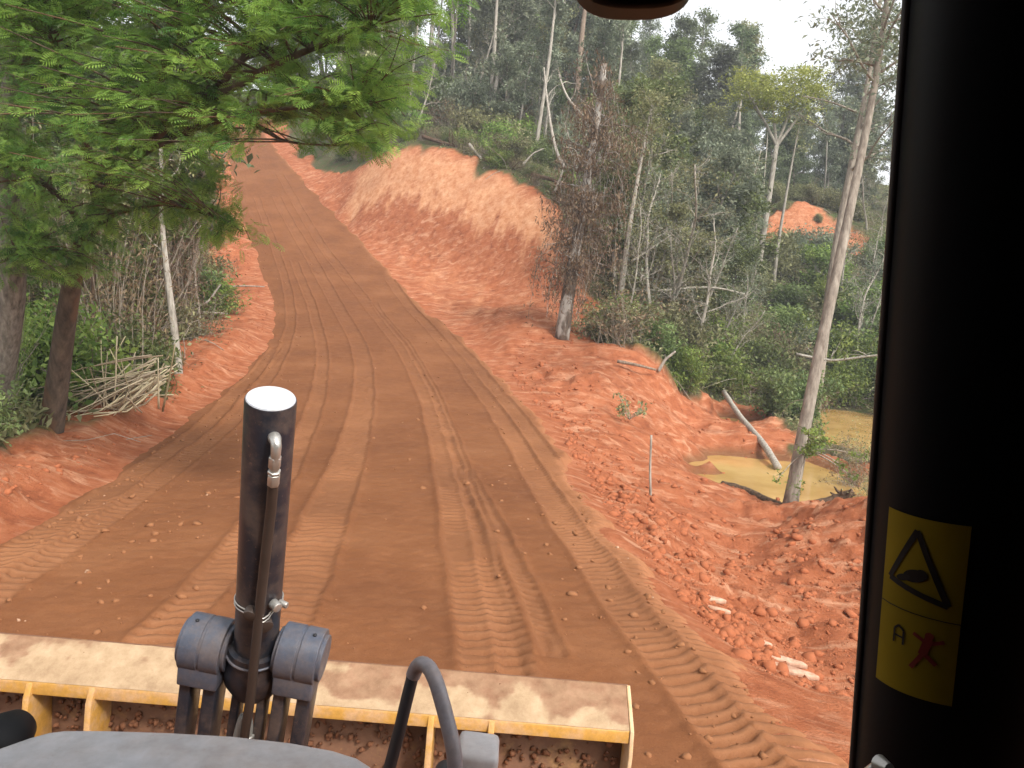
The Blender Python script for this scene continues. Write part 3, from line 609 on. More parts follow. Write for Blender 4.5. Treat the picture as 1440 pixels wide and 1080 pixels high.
def sy_(y): return T0+(T1-T0)*y
mb = MB(); patch(mb, T0, T1, A0, A1, .0012); mpart('warning_sticker', mb, M['decal'], post, label='yellow warning sticker with black triangle')
def stroke(mb, pts, wd, off=.002):
    q = [np.array(p) for p in pts]
    for a, b_ in zip(q[:-1], q[1:]):
        n_ = 6; dv = b_-a; ln = np.hypot(dv[0], dv[1]*2.2)+1e-9; nrm = np.array((-dv[1]*2.2, dv[0]/2.2))/ln*wd
        V = []
        for k in range(n_+1):
            c = a+dv*k/n_; V += [face_pt(sy_(c[1]+nrm[1]), sx_(c[0]+nrm[0]), off), face_pt(sy_(c[1]-nrm[1]), sx_(c[0]-nrm[0]), off)]
        i = np.arange(n_)*2; mb.add(V, np.stack([i, i+1, i+3, i+2], -1))
def blob(mb, c, rx_, ry_, off=.002, rot=0, k=14):
    V = [face_pt(sy_(c[1]+ry_*math.sin(a)*math.cos(rot)+rx_*math.cos(a)*math.sin(rot)*.45), sx_(c[0]+rx_*math.cos(a)*math.cos(rot)-ry_*math.sin(a)*math.sin(rot)*2.2), off) for a in np.linspace(0, 2*math.pi, k, endpoint=False)]
    mb.add(V, [tuple(range(k))])
mb = MB(); stroke(mb, [(.46, .93), (.13, .635), (.86, .56), (.46, .93)], .035); mpart('triangle_mark', mb, M['decal_ink'], post)
mb = MB(); blob(mb, (.47, .685), .15, .035, rot=.25); blob(mb, (.33, .66), .10, .018, rot=.3); blob(mb, (.55, .70), .07, .03); mpart('hand_mark', mb, M['decal_ink'], post)
mb = MB(); stroke(mb, [(0, .485), (1, .472)], .006); mpart('divider_line', mb, M['decal_ink'], post)
mb = MB(); stroke(mb, [(.27, .28), (.27, .36), (.33, .385), (.40, .36), (.40, .28)], .014); stroke(mb, [(.27, .325), (.40, .32)], .012); mpart('letter_mark', mb, M['decal_ink'], post)
mb = MB(); blob(mb, (.70, .375), .05, .022); stroke(mb, [(.70, .36), (.64, .26)], .05); stroke(mb, [(.64, .26), (.52, .17)], .028); stroke(mb, [(.66, .27), (.80, .22)], .026); stroke(mb, [(.70, .33), (.52, .37)], .022); stroke(mb, [(.70, .33), (.86, .36)], .022); mpart('figure_mark', mb, M['decal_red'], post)
mb = MB(); kc = P(1236, 1074, .62); mb.tube([kc, kc+np.array((.003, -.012, .003))], [.008, .005], 14); mb.tube([kc+np.array((-.02, 0, -.02)), kc+np.array((.0, .0, .0))], .004, 10); mpart('latch_knob', mb, M['zinc'], post, sm=50)
mb = MB(); mb.box((-0.12, -.35, 3.62), (1, 0, 0), (0, 1, 0), (0, 0, 1), 2.45, 1.72, .06); mpart('cab_roof', mb, M['black'], b=.01)
mb = MB(); mb.box((-0.12, -1.2, 2.6), (1, 0, 0), (0, 1, 0), (0, 0, 1), 2.45, .05, 2.0); mpart('cab_rear_wall', mb, M['black'], b=.01)
mb = MB(); mb.box((1.08, -.33, 2.6), (1, 0, 0), (0, 1, 0), (0, 0, 1), .05, 1.8, 2.0); mpart('cab_side_wall', mb, M['black'], b=.01)  # unseen cab side, made windowless to keep the post dark
mb = MB(); mb.box((-0.12, -.3, 1.6), (1, 0, 0), (0, 1, 0), (0, 0, 1), 2.35, 1.7, .06); mpart('cab_floor', mb, M['black'], b=.01)
mb = MB(); mb.box((-1.32, -.23, 2.6), (1, 0, 0), (0, 1, 0), (0, 0, 1), .05, 2.0, 2.0); mpart('left_shade_wall', mb, M['black'], b=.01)  # unseen full-height wall without window, added to keep light off the sticker
# mirror hanging from the roof front
mc = P(897, -44, .62); th = np.linspace(0, 2*math.pi, 40, endpoint=False)
mb = MB(); mb.prism([mc+_rt*.047*abs(math.cos(a))**.7*np.sign(math.cos(a))+_up*.0275*abs(math.sin(a))**.9*np.sign(math.sin(a)) for a in th], _fw*.03)
mir = mpart('mirror', mb, M['mirror_back'], b=.006); smooth_by_angle(mir, 50)
mb = MB(); mb.tube([mc+_fw*.02, np.array((mc[0], mc[1]-.04, 3.60))], .006, 10); mpart('mirror_arm', mb, M['black'], mir)

# ------------------------------------------------------------------ vegetation builders
HAZE = 0.001
def nrm(v): return v/(np.linalg.norm(v, axis=-1, keepdims=True)+1e-12)
def branch(rng, p, d, L, n, wander, grav):
    pts = [np.array(p, float)]; d = unit(d)
    for i in range(n):
        d = unit(d+rng.normal(0, wander, 3)+np.array((0, 0, grav))); pts.append(pts[-1]+d*L/n)
    return np.array(pts)
def add_leaves(mb, C, rng, size, aspect=0.45, up=0.6, hang=0.0, tint=None, droop=0.15):
    n_ = len(C)
    if n_ == 0: return
    nv = nrm(rng.normal(0, 1, (n_, 3))+np.array((0, 0, up*2))); f = rng.normal(0, 1, (n_, 3))+np.array((0, 0, -hang*2.5))
    f = nrm(f-nv*(f*nv).sum(1, keepdims=True)); s_ = np.cross(nv, f)
    L = size*rng.uniform(.6, 1.35, (n_, 1)); Wd = L*aspect*rng.uniform(.7, 1.2, (n_, 1))
    V = np.stack([C-f*L*.5, C+s_*Wd*.5+nv*L*.06, C+f*L*.5-nv*L*droop, C-s_*Wd*.5+nv*L*.06], 1)
    q = np.arange(n_)[:, None]*4+np.arange(4)[None]
    t_ = np.repeat(rng.uniform(0, 1, n_) if tint is None else tint, 4); mb.add(V.reshape(-1, 3), q, t_)
def clump_leaves(mb, tips, rng, per, spread, size, flat=0.6, **kw):
    tips = np.asarray(tips); k = len(tips)
    off = rng.normal(0, 1, (k, per, 3))*np.array((1, 1, flat))*spread*rng.uniform(.6, 1.3, (k, 1, 1))
    base = rng.uniform(0, .85, (k, 1))**1.2; tint = np.clip(base+rng.normal(0, .15, (k, per)), 0, 1).ravel()
    add_leaves(mb, (tips[:, None, :]+off).reshape(-1, 3), rng, size, tint=tint, **kw)
_pk = 7
def frond_template():
    V = []; Q = []; i = 0
    for k in range(_pk):
        x = .18+.82*(k+.5)/_pk; l = .34*math.sin(math.pi*(0.18+.78*(k+.5)/_pk))**.8
        for sg in (-1, 1):
            b = np.array((x, 0, 0)); tp = np.array((x+.13, sg*l, -.05*l)); wv = np.array((.046, 0, 0))
            V += [b-wv*.5, b+(tp-b)*.55-wv*.85, tp, b+(tp-b)*.55+wv*.85]; Q.append((i, i+1, i+2, i+3)); i += 4
    V += [np.array((0, -.006, 0)), np.array((1, -.003, 0)), np.array((1, .003, 0)), np.array((0, .006, 0))]; Q.append((i, i+1, i+2, i+3))
    return np.array(V), np.array(Q)
FT_V, FT_Q = frond_template()
def add_fronds(mb, C, D, rng, size, droop=0.35, tint=None, roll=0.35):
    n_ = len(C); f = nrm(D); up = np.array((0, 0, 1.0))+rng.normal(0, roll, (n_, 3)); s_ = nrm(np.cross(up, f)); u_ = np.cross(f, s_)
    L = size*rng.uniform(.6, 1.3, (n_, 1, 1)); x = FT_V[None, :, 0:1]; y = FT_V[None, :, 1:2]; z = FT_V[None, :, 2:3]-droop*x*x
    V = C[:, None, :]+L*(x*f[:, None, :]+y*s_[:, None, :]+z*u_[:, None, :])
    m_ = len(FT_V); q = (np.arange(n_)[:, None, None]*m_+FT_Q[None]).reshape(-1, 4)
    mb.add(V.reshape(-1, 3), q, np.repeat(rng.uniform(0, 1, n_) if tint is None else tint, m_))
def gen_tree(seed, Ht, r, crown=.45, nb=14, bl=.32, up=.35, nsub=4, wander=.05, trunk=None, shape=lambda f: 1-.5*f, lean=(0, 0), fork=False, sides=8, twr=.15):
    rng = np.random.default_rng(seed); wood = MB(); tips = []
    if trunk is None:
        trunk = branch(rng, (0, 0, -.3), (lean[0], lean[1], 1), Ht+.3, 12, wander, .06)
    trunk = resample(np.asarray(trunk, float), 16); tr = r*(1-.72*np.linspace(0, 1, 16)); tr[0] *= 1.25
    wood.tube(trunk, tr, sides); ga = rng.uniform(0, 6.28)
    for i in range(nb):
        f = crown+(1-crown)*(i+rng.uniform(0, .8))/nb; f = min(f, .985); k = f*15; i0 = int(k); p = trunk[i0]*(1-(k-i0))+trunk[min(i0+1, 15)]*(k-i0)
        ga += 2.4+rng.normal(0, .4); g = (f-crown)/(1-crown); L = bl*Ht*shape(g)*rng.uniform(.65, 1.2)
        d = np.array((math.cos(ga), math.sin(ga), up+.5*g+rng.normal(0, .15))); br = branch(rng, p, d, L, 6, twr, .05)
        r0 = max(.45*r*(1-.72*f), .012); wood.tube(br, r0*np.linspace(1, .3, 7), 5, False); tips.append(br[-1])
        for j in range(nsub):
            q = rng.uniform(.3, 1); m_ = int(q*6); st = br[min(m_, 6)]; dd = unit(br[min(m_+1, 6)]-br[max(m_-1, 0)])+rng.normal(0, .7, 3)
            tw = branch(rng, st, dd, L*rng.uniform(.25, .5), 4, twr*1.3, .03); wood.tube(tw, r0*.35*np.linspace(1, .3, 5), 4, False); tips += [tw[-1], tw[2]]
    return wood, np.array(tips), rng
PROTO = {}
def proto(name, wood, crown, smoothw=True):
    PROTO[name] = (wood.mesh(name+'_wood', True), crown.mesh(name+'_leaves') if crown is not None else None)
for k in range(3):                           # rounded broadleaf
    wd, tp, rg = gen_tree(100+k, 9, .17, .35, 16, .30, .4, 5, shape=lambda g: .75+.6*math.sin(g*2.6)-.45*g); cr = MB(); clump_leaves(cr, tp, rg, 34, .30, .27); proto('broad%d' % k, wd, cr)
for k in range(3):                           # slender, pale trunk, small high crown
    wd, tp, rg = gen_tree(200+k, 12, .13, .62, 11, .15, .6, 4, wander=.035); cr = MB(); clump_leaves(cr, tp, rg, 26, .27, .24); proto('slender%d' % k, wd, cr)
for k in range(2):                           # dense dark
    wd, tp, rg = gen_tree(300+k, 10, .2, .18, 24, .27, .25, 5, shape=lambda g: 1.1-.75*g); cr = MB(); clump_leaves(cr, tp, rg, 36, .32, .28); proto('dense%d' % k, wd, cr)
for k in range(4):                           # bare / dying
    wd, tp, rg = gen_tree(400+k, 8, .10, .30, 15, .30, .7, 7, wander=.09, twr=.26); cr = MB(); clump_leaves(cr, tp[rg.uniform(size=len(tp)) < .3], rg, 9, .3, .15); proto('bare%d' % k, wd, cr)
for k in range(2):                           # tall layered conifer-like
    wd, tp, rg = gen_tree(500+k, 17, .26, .42, 26, .17, .15, 5, wander=.02, shape=lambda g: 1.1-.6*g); cr = MB(); clump_leaves(cr, tp, rg, 30, .42, .26, flat=.4); proto('tall%d' % k, wd, cr)
def gen_shrub(seed, Ht, Wd, per=60, nst=16, size=.17, spread=.26, hang=0.1):
    rng = np.random.default_rng(seed); wood = MB(); tips = []
    for i in range(nst):
        a = rng.uniform(0, 6.28); br = branch(rng, (rng.normal(0, .12*Wd), rng.normal(0, .12*Wd), -.15), (math.cos(a)*Wd/Ht*.9*rng.uniform(.2, 1.1), math.sin(a)*Wd/Ht*.9*rng.uniform(.2, 1.1), 1), Ht*rng.uniform(.55, 1.1), 7, .16, -.03)
        wood.tube(br, .022*np.linspace(1, .3, 8), 4, False); tips += [br[-1], br[-2], br[-3], br[4]]
        for j in range(4):
            tw = branch(rng, br[rng.integers(2, 7)], rng.normal(0, 1, 3)+np.array((0, 0, .4)), Ht*.28, 3, .25, -.02); wood.tube(tw, .009, 3, False); tips += [tw[-1], tw[1]]
    cr = MB(); clump_leaves(cr, np.array(tips), rng, per, spread, size, flat=.75, hang=hang); return wood, cr
for k in range(4):
    wd, cr = gen_shrub(600+k, 2.4, 1.5+.2*k, 26, 15, .17+.02*k, .26); proto('shrub%d' % k, wd, cr)
for k in range(2):                           # twiggy scrub
    rng = np.random.default_rng(640+k); wd = MB(); tips = []
    for i in range(60):
        a = rng.uniform(0, 6.28); br = branch(rng, rng.normal(0, .35, 3)*np.array((1, 1, 0)), (math.cos(a)*rng.uniform(0, .9), math.sin(a)*rng.uniform(0, .9), 1), rng.uniform(.8, 2.6), 6, .22, -.05)
        wd.tube(br, .012*np.linspace(1, .35, 7), 3, False); tips.append(br[-1]); tips.append(br[4])
    cr = MB(); clump_leaves(cr, np.array(tips), rng, 10, .2, .13, hang=.3); proto('scrub%d' % k, wd, cr)
for k in range(2):                           # bamboo-like cane clump
    rng = np.random.default_rng(660+k); wd = MB(); tips = []
    for i in range(26):
        a = rng.uniform(0, 6.28); br = branch(rng, (rng.normal(0, .35), rng.normal(0, .35), -.1), (math.cos(a)*.16, math.sin(a)*.16, 1), rng.uniform(3, 6), 9, .05, -.015)
        wd.tube(br, .017*np.linspace(1, .3, 10), 4, False); tips += list(br[3:])
    cr = MB(); tp = np.repeat(np.array(tips), 1, 0); off = rng.normal(0, .28, (len(tp), 13, 3)); add_leaves(cr, (tp[:, None]+off).reshape(-1, 3), rng, .19, .14, .3, .5); proto('cane%d' % k, wd, cr)
for k in range(2):                           # fern / young palm tuft
    rng = np.random.default_rng(680+k); cr = MB(); n_ = 22; a = rng.uniform(0, 6.28, n_); D = np.stack([np.cos(a), np.sin(a), rng.uniform(.25, 1.3, n_)], -1)
    add_fronds(cr, np.zeros((n_, 3))+np.array((0, 0, .05)), D, rng, .95, .5); wd = MB(); wd.tube([(0, 0, -.2), (0, 0, .08), (.01, 0, .16)], [.05, .05, .02], 6); proto('fern%d' % k, wd, cr)
PLACED = []
LANDMARKS = [('the vine-hung snag', P(790, 476, 34)), ('the flat-topped tree', P(1062, 402, 60)), ('the leaning pond tree', P(1108, 726, 20)), ('the far puddle', PZ(1200, 590, -2.6)), ('the bleached fallen trunk', P(975, 404, 42)),
    ('the orange scar', P(1140, 330, 72)), ('the white-trunked tree', P(872, 405, 40)), ('the orange ridge trunk', P(814, 88, 80)), ('the pale ridge tree', P(692, 112, 84)), ('the cut bank lip', P(700, 240, 53)), ('the cut bank end', P(560, 205, 61)),
    ('the road crest', P(340, 200, 82)), ('the pale sapling', P(254, 546, 24)), ('the feathery tree', P(66, 642, 15)), ('the leaning grey trunk', P(-12, 585, 14.5)), ('the dry stalk heap', P(165, 600, 17.5)), ('the propped bent branch', P(290, 430, 34.6)), ('the steep road climb', P(330, 300, 60)), ('the embankment shoulder', P(922, 520, 31)), ('the skyline trees', P(1200, 300, 88)), ('the bent white pole', P(794, 236, 48))]
SHAPE = {'broad': 'round-crowned', 'slender': 'slim high-crowned', 'dense': 'dense full-crowned', 'bare': 'nearly leafless', 'tall': 'tall tiered', 'shrub': 'bushy', 'scrub': 'twiggy', 'cane': 'thin-caned', 'fern': 'feathery'}
COLN = {'leaf_mid': 'mid-green', 'leaf_dark': 'dark green', 'leaf_olive': 'olive', 'leaf_bright': 'bright green', 'leaf_grey': 'grey-green', 'leaf_dead': 'brown', 'leaf_yellow': 'yellow-green'}
LABELS = {}
def auto_label(pn, leaf, x, y, s_, noun, sr):
    f = (s_-sr[0])/(sr[1]-sr[0]+1e-6); size = 'small' if f < .33 else ('large' if f > .67 else 'middling'); d = [((p[0]-x)**2+(p[1]-y)**2)**.5 for _, p in LANDMARKS]; k = int(np.argmin(d)); lm, p = LANDMARKS[k]
    rel = 'close beside' if d[k] < 4 else ('behind' if y > p[1]+3 else ('in front of' if y < p[1]-3 else 'off to the side of'))
    lb = '%s %s %s %s %s %s' % (size, COLN[leaf], SHAPE[pn.rstrip('0123')], noun, rel, lm)
    if lb in LABELS:
        k2 = int(np.argsort(d)[1]); lb = '%s %s %s %s between %s and %s' % (size, COLN[leaf], SHAPE[pn.rstrip('0123')], noun, lm, LANDMARKS[k2][0])
        if lb in LABELS: k3 = int(np.argsort(d)[2]); lb2 = '%s %s %s %s between %s and %s' % (size, COLN[leaf], SHAPE[pn.rstrip('0123')], noun, lm, LANDMARKS[k3][0]); lb = lb2 if lb2 not in LABELS else lb
    LABELS[lb] = 1
    return lb
def plant(pname, loc, label, cat, group, name, leaf, bark, sc=1.0, rz=None, rng=None, crown_name='crown', wood_name='trunk', tilt=(0, 0)):
    rng = rng or np.random.default_rng(len(PLACED)+9000); rz = rng.uniform(0, 6.28) if rz is None else rz
    t_ = thing(name, label, cat, tuple(loc), group, rz, sc); t_.rotation_euler = (tilt[0], tilt[1], rz); PLACED.append(t_)
    wd, cr = PROTO[pname]; obj(wood_name, wd, M[bark], t_)
    if cr is not None: obj(crown_name, cr, M[leaf], t_)
    return t_
def gz1(x, y): return float(H(np.array([x]), np.array([y]), False)[0])
def custom_tree(name, label, base, wood, crown, bark, leaf, group=None, cat='tree'):
    t_ = thing(name, label, cat, tuple(base), group)
    o = obj('trunk', wood.mesh('trunk', True), M[bark], t_); o.location = -Vector(base)
    if crown is not None and crown.n:
        c = obj('crown', crown.mesh('crown'), M[leaf], t_); c.location = -Vector(base)
    return t_

# ------------------------------------------------------------------ the feathery tree overhanging the road
rng = np.random.default_rng(11)
tw = MB(); tb = P(66, 642, 15.2); tb[2] -= .15
trunk = smooth(resample(np.array([tb, P(74, 590, 14.9), P(86, 500, 14.5), P(98, 410, 14), P(118, 330, 13.5), P(138, 290, 13.2)]), 16), 2); tw.tube(trunk, .21*np.linspace(1.15, .6, 16), 12)
tw.tube(resample(np.array([P(90, 480, 14.6), P(100, 420, 14.3), P(106, 398, 14.1)]), 6), .13*np.linspace(1, .7, 6), 8)
LIMBS = []
def limb(pts, r0, r1, sides=7):
    q = smooth(resample(np.array([P(*p) for p in pts]), 22), 2); tw.tube(q, np.linspace(r0, r1, 22), sides, False); LIMBS.append((q, np.linspace(r0, r1, 22)))
limb([(138, 290, 13.2), (180, 225, 12.6), (240, 170, 11.8), (340, 115, 11), (430, 70, 10.4), (520, 40, 10)], .13, .025)
limb([(138, 290, 13.2), (150, 230, 12.9), (200, 150, 12.4), (250, 70, 12), (290, -30, 11.6), (330, -130, 11.4)], .12, .02)
limb([(120, 325, 13.5), (170, 240, 13), (230, 195, 12.3), (320, 165, 11.4), (410, 150, 10.8), (500, 150, 10.4)], .08, .02)
limb([(138, 290, 13.2), (120, 200, 13), (90, 110, 12.6), (60, 20, 12)], .09, .02)
limb([(260, 160, 11.8), (340, 165, 11.2), (400, 200, 10.8), (470, 205, 10.6)], .04, .012)
limb([(120, 325, 13.5), (90, 280, 13), (40, 240, 12.5), (-20, 230, 12)], .07, .015)
limb([(118, 335, 13.5), (160, 300, 13), (230, 285, 12.6), (290, 300, 12.2), (340, 325, 12)], .05, .012)
limb([(110, 360, 13.7), (70, 350, 13), (30, 355, 12.5), (-10, 375, 12.2)], .05, .012)
limb([(290, 140, 11.4), (380, 40, 10.8), (470, -40, 10.3), (560, -80, 10)], .06, .02)
def inpoly(px, py, poly): return sdist(np.array([(a, b, 0) for a, b in poly]), np.array([px]), np.array([py]))[0]
CAN = [(-60, -200), (640, -200), (655, 40), (630, 85), (585, 125), (578, 185), (545, 222), (490, 200), (455, 225), (425, 175), (375, 160), (330, 195), (300, 215), (270, 205), (205, 225), (150, 260), (100, 250), (60, 275), (-60, 270)]
cl_ = []
while len(cl_) < 760:
    a, b = rng.uniform(-60, 650), rng.uniform(-200, 330)
    if inpoly(a, b, CAN) > 3: cl_.append(P(a, b, rng.uniform(9.6, 13.6) - max(0, a-250)/420*1.4))
for a, b, Y in [(310, 318, 12), (335, 326, 12), (352, 338, 11.9), (300, 335, 12), (270, 300, 12.3), (240, 275, 12.5), (205, 290, 12.7), (40, 290, 12.6), (10, 330, 12.4), (60, 345, 12.8), (100, 365, 13), (140, 380, 13), (30, 385, 12.5), (90, 395, 12.8), (0, 300, 12), (330, 160, 11.2), (300, 250, 12.2), (255, 245, 12.3), (60, 305, 12.6), (120, 340, 12.6), (150, 350, 12.8), (180, 330, 12.6), (20, 350, 12.2), (70, 375, 12.6), (-20, 340, 12), (20, 370, 12.3), (110, 320, 12.4), (80, 325, 12.5)]+[(rng.uniform(-20, 165), rng.uniform(270, 400), rng.uniform(12, 13.2)) for _ in range(40)]+[(rng.uniform(170, 330), rng.uniform(225, 325), rng.uniform(12, 13)) for _ in range(30)]:
    cl_.append(P(a, b, Y))
cl_ = np.array(cl_)
LP = np.concatenate([q for q, r in LIMBS]); LR = np.concatenate([r for q, r in LIMBS])
cr = MB(); C = []; Dv = []; TT = []
for c in cl_:
    dd = np.linalg.norm(LP-c, axis=1)+np.where(LP[:, 2] > c[2]+.3, .6, 0); k = int(np.argmin(dd)); p = LP[k]
    mid = (p+c)/2+np.array((0, 0, .12))+rng.normal(0, .08, 3); q = smooth(resample(np.array([p, mid, c]), 8), 2); tw.tube(q, np.linspace(min(LR[k]*.6, .022), .005, 8), 4, False)
    out = c-p; out[2] *= .3; out = unit(out+rng.normal(0, .25, 3)); kf = rng.integers(20, 29); base = rng.uniform(.1, .7)
    for j in range(kf):
        s_ = q[rng.integers(3, 8)]; d = unit(out+rng.normal(0, .75, 3)*np.array((1, 1, .35))+np.array((0, 0, .05))); C.append(s_+rng.normal(0, .12, 3)*np.array((1, 1, .5))); Dv.append(d); TT.append(np.clip(base+rng.normal(0, .2), 0, 1))
add_fronds(cr, np.array(C), np.array(Dv), rng, .23, .32, np.array(TT))
custom_tree('feathery_tree', 'broad feathery-leaved tree with torn brown trunk, branches overhanging the road', tb, tw, cr, 'bark_torn', 'leaf_feather')
# grey trunk beside it, leaning
rng = np.random.default_rng(12); tb2 = P(-12, 585, 14.5); tb2[2] -= .1
w2 = MB(); q = smooth(resample(np.array([tb2, P(6, 500, 14), P(20, 400, 13.6), P(14, 300, 13.3), P(4, 200, 13), P(22, 110, 12.7), P(42, 0, 12.3), P(60, -140, 12), P(80, -300, 11.8)]), 30), 2); w2.tube(q, .23*np.linspace(1.1, .45, 30), 12)
for a, b in (((20, 135, 12.8), (75, 95, 12.6)), ((20, 120, 12.8), (-40, 60, 12.6)), ((35, 30, 12.4), (90, -40, 12))): w2.tube(resample(np.array([P(*a), P((a[0]+b[0])/2, (a[1]+b[1])/2-8, (a[2]+b[2])/2), P(*b)]), 8), np.linspace(.06, .025, 8), 6, False)
cr = MB(); clump_leaves(cr, [P(rng.uniform(-120, 260), rng.uniform(-420, -10), rng.uniform(11.5, 14.5)) for _ in range(90)], rng, 46, .34, .17)
custom_tree('grey_barked_tree', 'tall grey-barked tree with bumpy leaning trunk beside the feathery tree', tb2, w2, cr, 'bark_grey', 'leaf_mid')
# sapling at the verge
sb = P(254, 546, 23.8); rng = np.random.default_rng(13); w3 = MB()
q = smooth(resample(np.array([sb-np.array((0, 0, .15)), P(246, 470, 23.8), P(234, 380, 23.9), P(226, 300, 24), P(228, 230, 24), P(222, 170, 24)]), 20), 2); w3.tube(q, .125*np.linspace(1.1, .35, 20), 9)
tips = []
for k in range(12):
    br = branch(rng, q[rng.integers(9, 20)], (rng.normal(), rng.normal(), .5), rng.uniform(.8, 2), 5, .2, .02); w3.tube(br, np.linspace(.03, .008, 6), 4, False); tips += [br[-1], br[3]]
cr = MB(); clump_leaves(cr, tips, rng, 30, .35, .16)
custom_tree('sapling', 'slim pale grey sapling standing alone on the red verge', sb, w3, cr, 'bark_pale', 'leaf_olive')
# dry cut stalks heap
hp = P(165, 600, 17.5); rng = np.random.default_rng(14); hc = np.array((hp[0], hp[1], gz1(hp[0], hp[1])))
heap = thing('stalk_heap', 'heap of dry straw-coloured cut stalks on the left verge', 'stalk heap', tuple(hc), None, 0, 1.3)
for k in range(95):
    if k < 70: d = unit(np.array((-0.75+rng.normal(0, .22), rng.normal(0, .35)-.2, -.35+rng.normal(0, .2)))); st = np.array((.62, .1, .62))+rng.normal(0, .17, 3)*np.array((.8, 1.4, 1)); L = rng.uniform(.7, 1.8)
    else: d = unit(np.array((rng.normal(0, .5), rng.normal(0, .3), 1.0))); st = rng.normal(0, .3, 3)*np.array((1, 1, 0)); L = rng.uniform(.6, 1.5)
    p = branch(rng, st, d, L, 4, .05, -.06); p[:, 2] = np.maximum(p[:, 2], .02+rng.uniform(0, .06)); mb = MB(); mb.tube(p, np.linspace(.017, .009, 5)*rng.uniform(.6, 1.2), 4, True, rng.uniform())
    obj('stalk', mb.mesh('stalk'), M['straw'], heap)
# fallen bare sticks on the left verge
def log(name, label, pts, r, bark, cat='log', group=None, sides=9, twigs=0, seed=0, taper=.6):
    rng = np.random.default_rng(seed+77); q = smooth(resample(np.array(pts), 14), 2); b = q[0].copy(); mb = MB(); mb.tube(q, r*np.linspace(1, taper, 14)*(1+rng.normal(0, .05, 14)), sides)
    t_ = thing(name, label, cat, tuple(b), group); o = obj('stem', mb.mesh('stem', True), M[bark], t_); o.location = -Vector(b)
    for k in range(twigs):
        mb = MB(); br = branch(rng, q[rng.integers(4, 13)], rng.normal(0, 1, 3)+(q[-1]-q[0])*.3/np.linalg.norm(q[-1]-q[0])*2+np.array((0, 0, .6)), rng.uniform(.4, 1.6)*np.linalg.norm(q[-1]-q[0])*.22, 5, .2, 0); mb.tube(br, r*.35*np.linspace(1, .3, 6), 4)
        o = obj('twig', mb.mesh('twig', True), M[bark], t_); o.location = -Vector(b)
    return t_
def G(px, py, Y, dz=0.05): p = P(px, py, Y); return np.array((p[0], p[1], max(p[2], gz1(p[0], p[1])+dz)))
log('fallen_branch', 'pale fallen branch lying flat beside the left verge', [G(250, 441, 35), P(285, 439, 35.5), P(320, 441, 36)], .07, 'bark_pale', 'branch')
log('fallen_branch', 'pale bent branch propped above the left verge scrub', [G(255, 443, 34), P(270, 432, 34.3), P(292, 426, 34.6), P(310, 400, 35)], .06, 'bark_pale', 'branch')
log('fallen_branch', 'thin straight pale stick across the red left bank', [G(318, 403, 42), P(345, 402, 42.5), P(372, 403, 43)], .045, 'bark_pale', 'branch')
log('fallen_branch', 'thin dry twig lying on the left red berm', [G(288, 478, 29.5), P(300, 483, 29.3), P(314, 492, 29)], .03, 'twig', 'branch')

# ------------------------------------------------------------------ named trees on the right
rng = np.random.default_rng(21)
def from_px(pts, sink=.2): q = np.array([P(*p) for p in pts]); q[0, 2] = min(q[0, 2], gz1(q[0, 0], q[0, 1])) - sink; return q
# vine-hung snag at the corner of the cut
q = from_px([(790, 476, 34), (798, 420, 34), (806, 370, 34.2), (818, 300, 34.4), (832, 220, 34.6), (842, 150, 34.8), (850, 90, 35)]); wd = MB(); qs = smooth(resample(q, 24), 2); wd.tube(qs, .30*np.linspace(1.1, .4, 24), 12); cr = MB(); tips = []
for k in range(230):
    b = qs[int(np.clip(rng.normal(13, 4.5), 6, 22))]; d = rng.normal(0, 1, 3); d[2] = rng.uniform(-.2, .7); br = branch(rng, b, d, rng.uniform(.3, 1)**2*2.2+.2, 5, .3, -.03); wd.tube(br, np.linspace(.03, .008, 6), 3, False); tips += [br[-1], br[-2], br[2]]
    v = branch(rng, br[-1], (rng.normal(0, .2), rng.normal(0, .2), -1), rng.uniform(.5, 3.0), 5, .12, -.1); wd.tube(v, .009, 3, False); tips += list(v[1:])
tips = np.array(tips); tips = tips[fbm(tips[:, 2]*.9, tips[:, 0]*.9, 3, 3) > -.3]; clump_leaves(cr, tips, rng, 9, .17, .20, hang=.9, aspect=.22, up=0.0); custom_tree('vine_snag', 'dead vine-hung brown snag with pale foot at the cut bank corner', q[0], wd, cr, 'bark_patchy', 'leaf_dead')
def named(name, label, pts, r, bark, leaf, nb, bl, per, spread, size, crown=.6, up=.4, nsub=4, seed=1, flat=.6, group=None, extra=None):
    q = from_px(pts); Ht = np.linalg.norm(q[-1]-q[0]); wd, tp, rg = gen_tree(seed, Ht, r, crown, nb, bl, up, nsub, trunk=smooth(resample(q, 20), 1)); cr = MB()
    if extra is not None: tp = np.concatenate([tp, np.array([P(*e) for e in extra])])
    clump_leaves(cr, tp, rg, per, spread, size, flat=flat); return custom_tree(name, label, q[0], wd, cr, bark, leaf, group)
named('pale_tree', 'thin white-trunked tree rising behind the vine-hung snag', [(872, 405, 40), (885, 320, 40), (897, 250, 40.3), (908, 190, 40.6), (918, 140, 41)], .17, 'bark_pale', 'leaf_olive', 10, .14, 18, .3, .17, .7, seed=31)
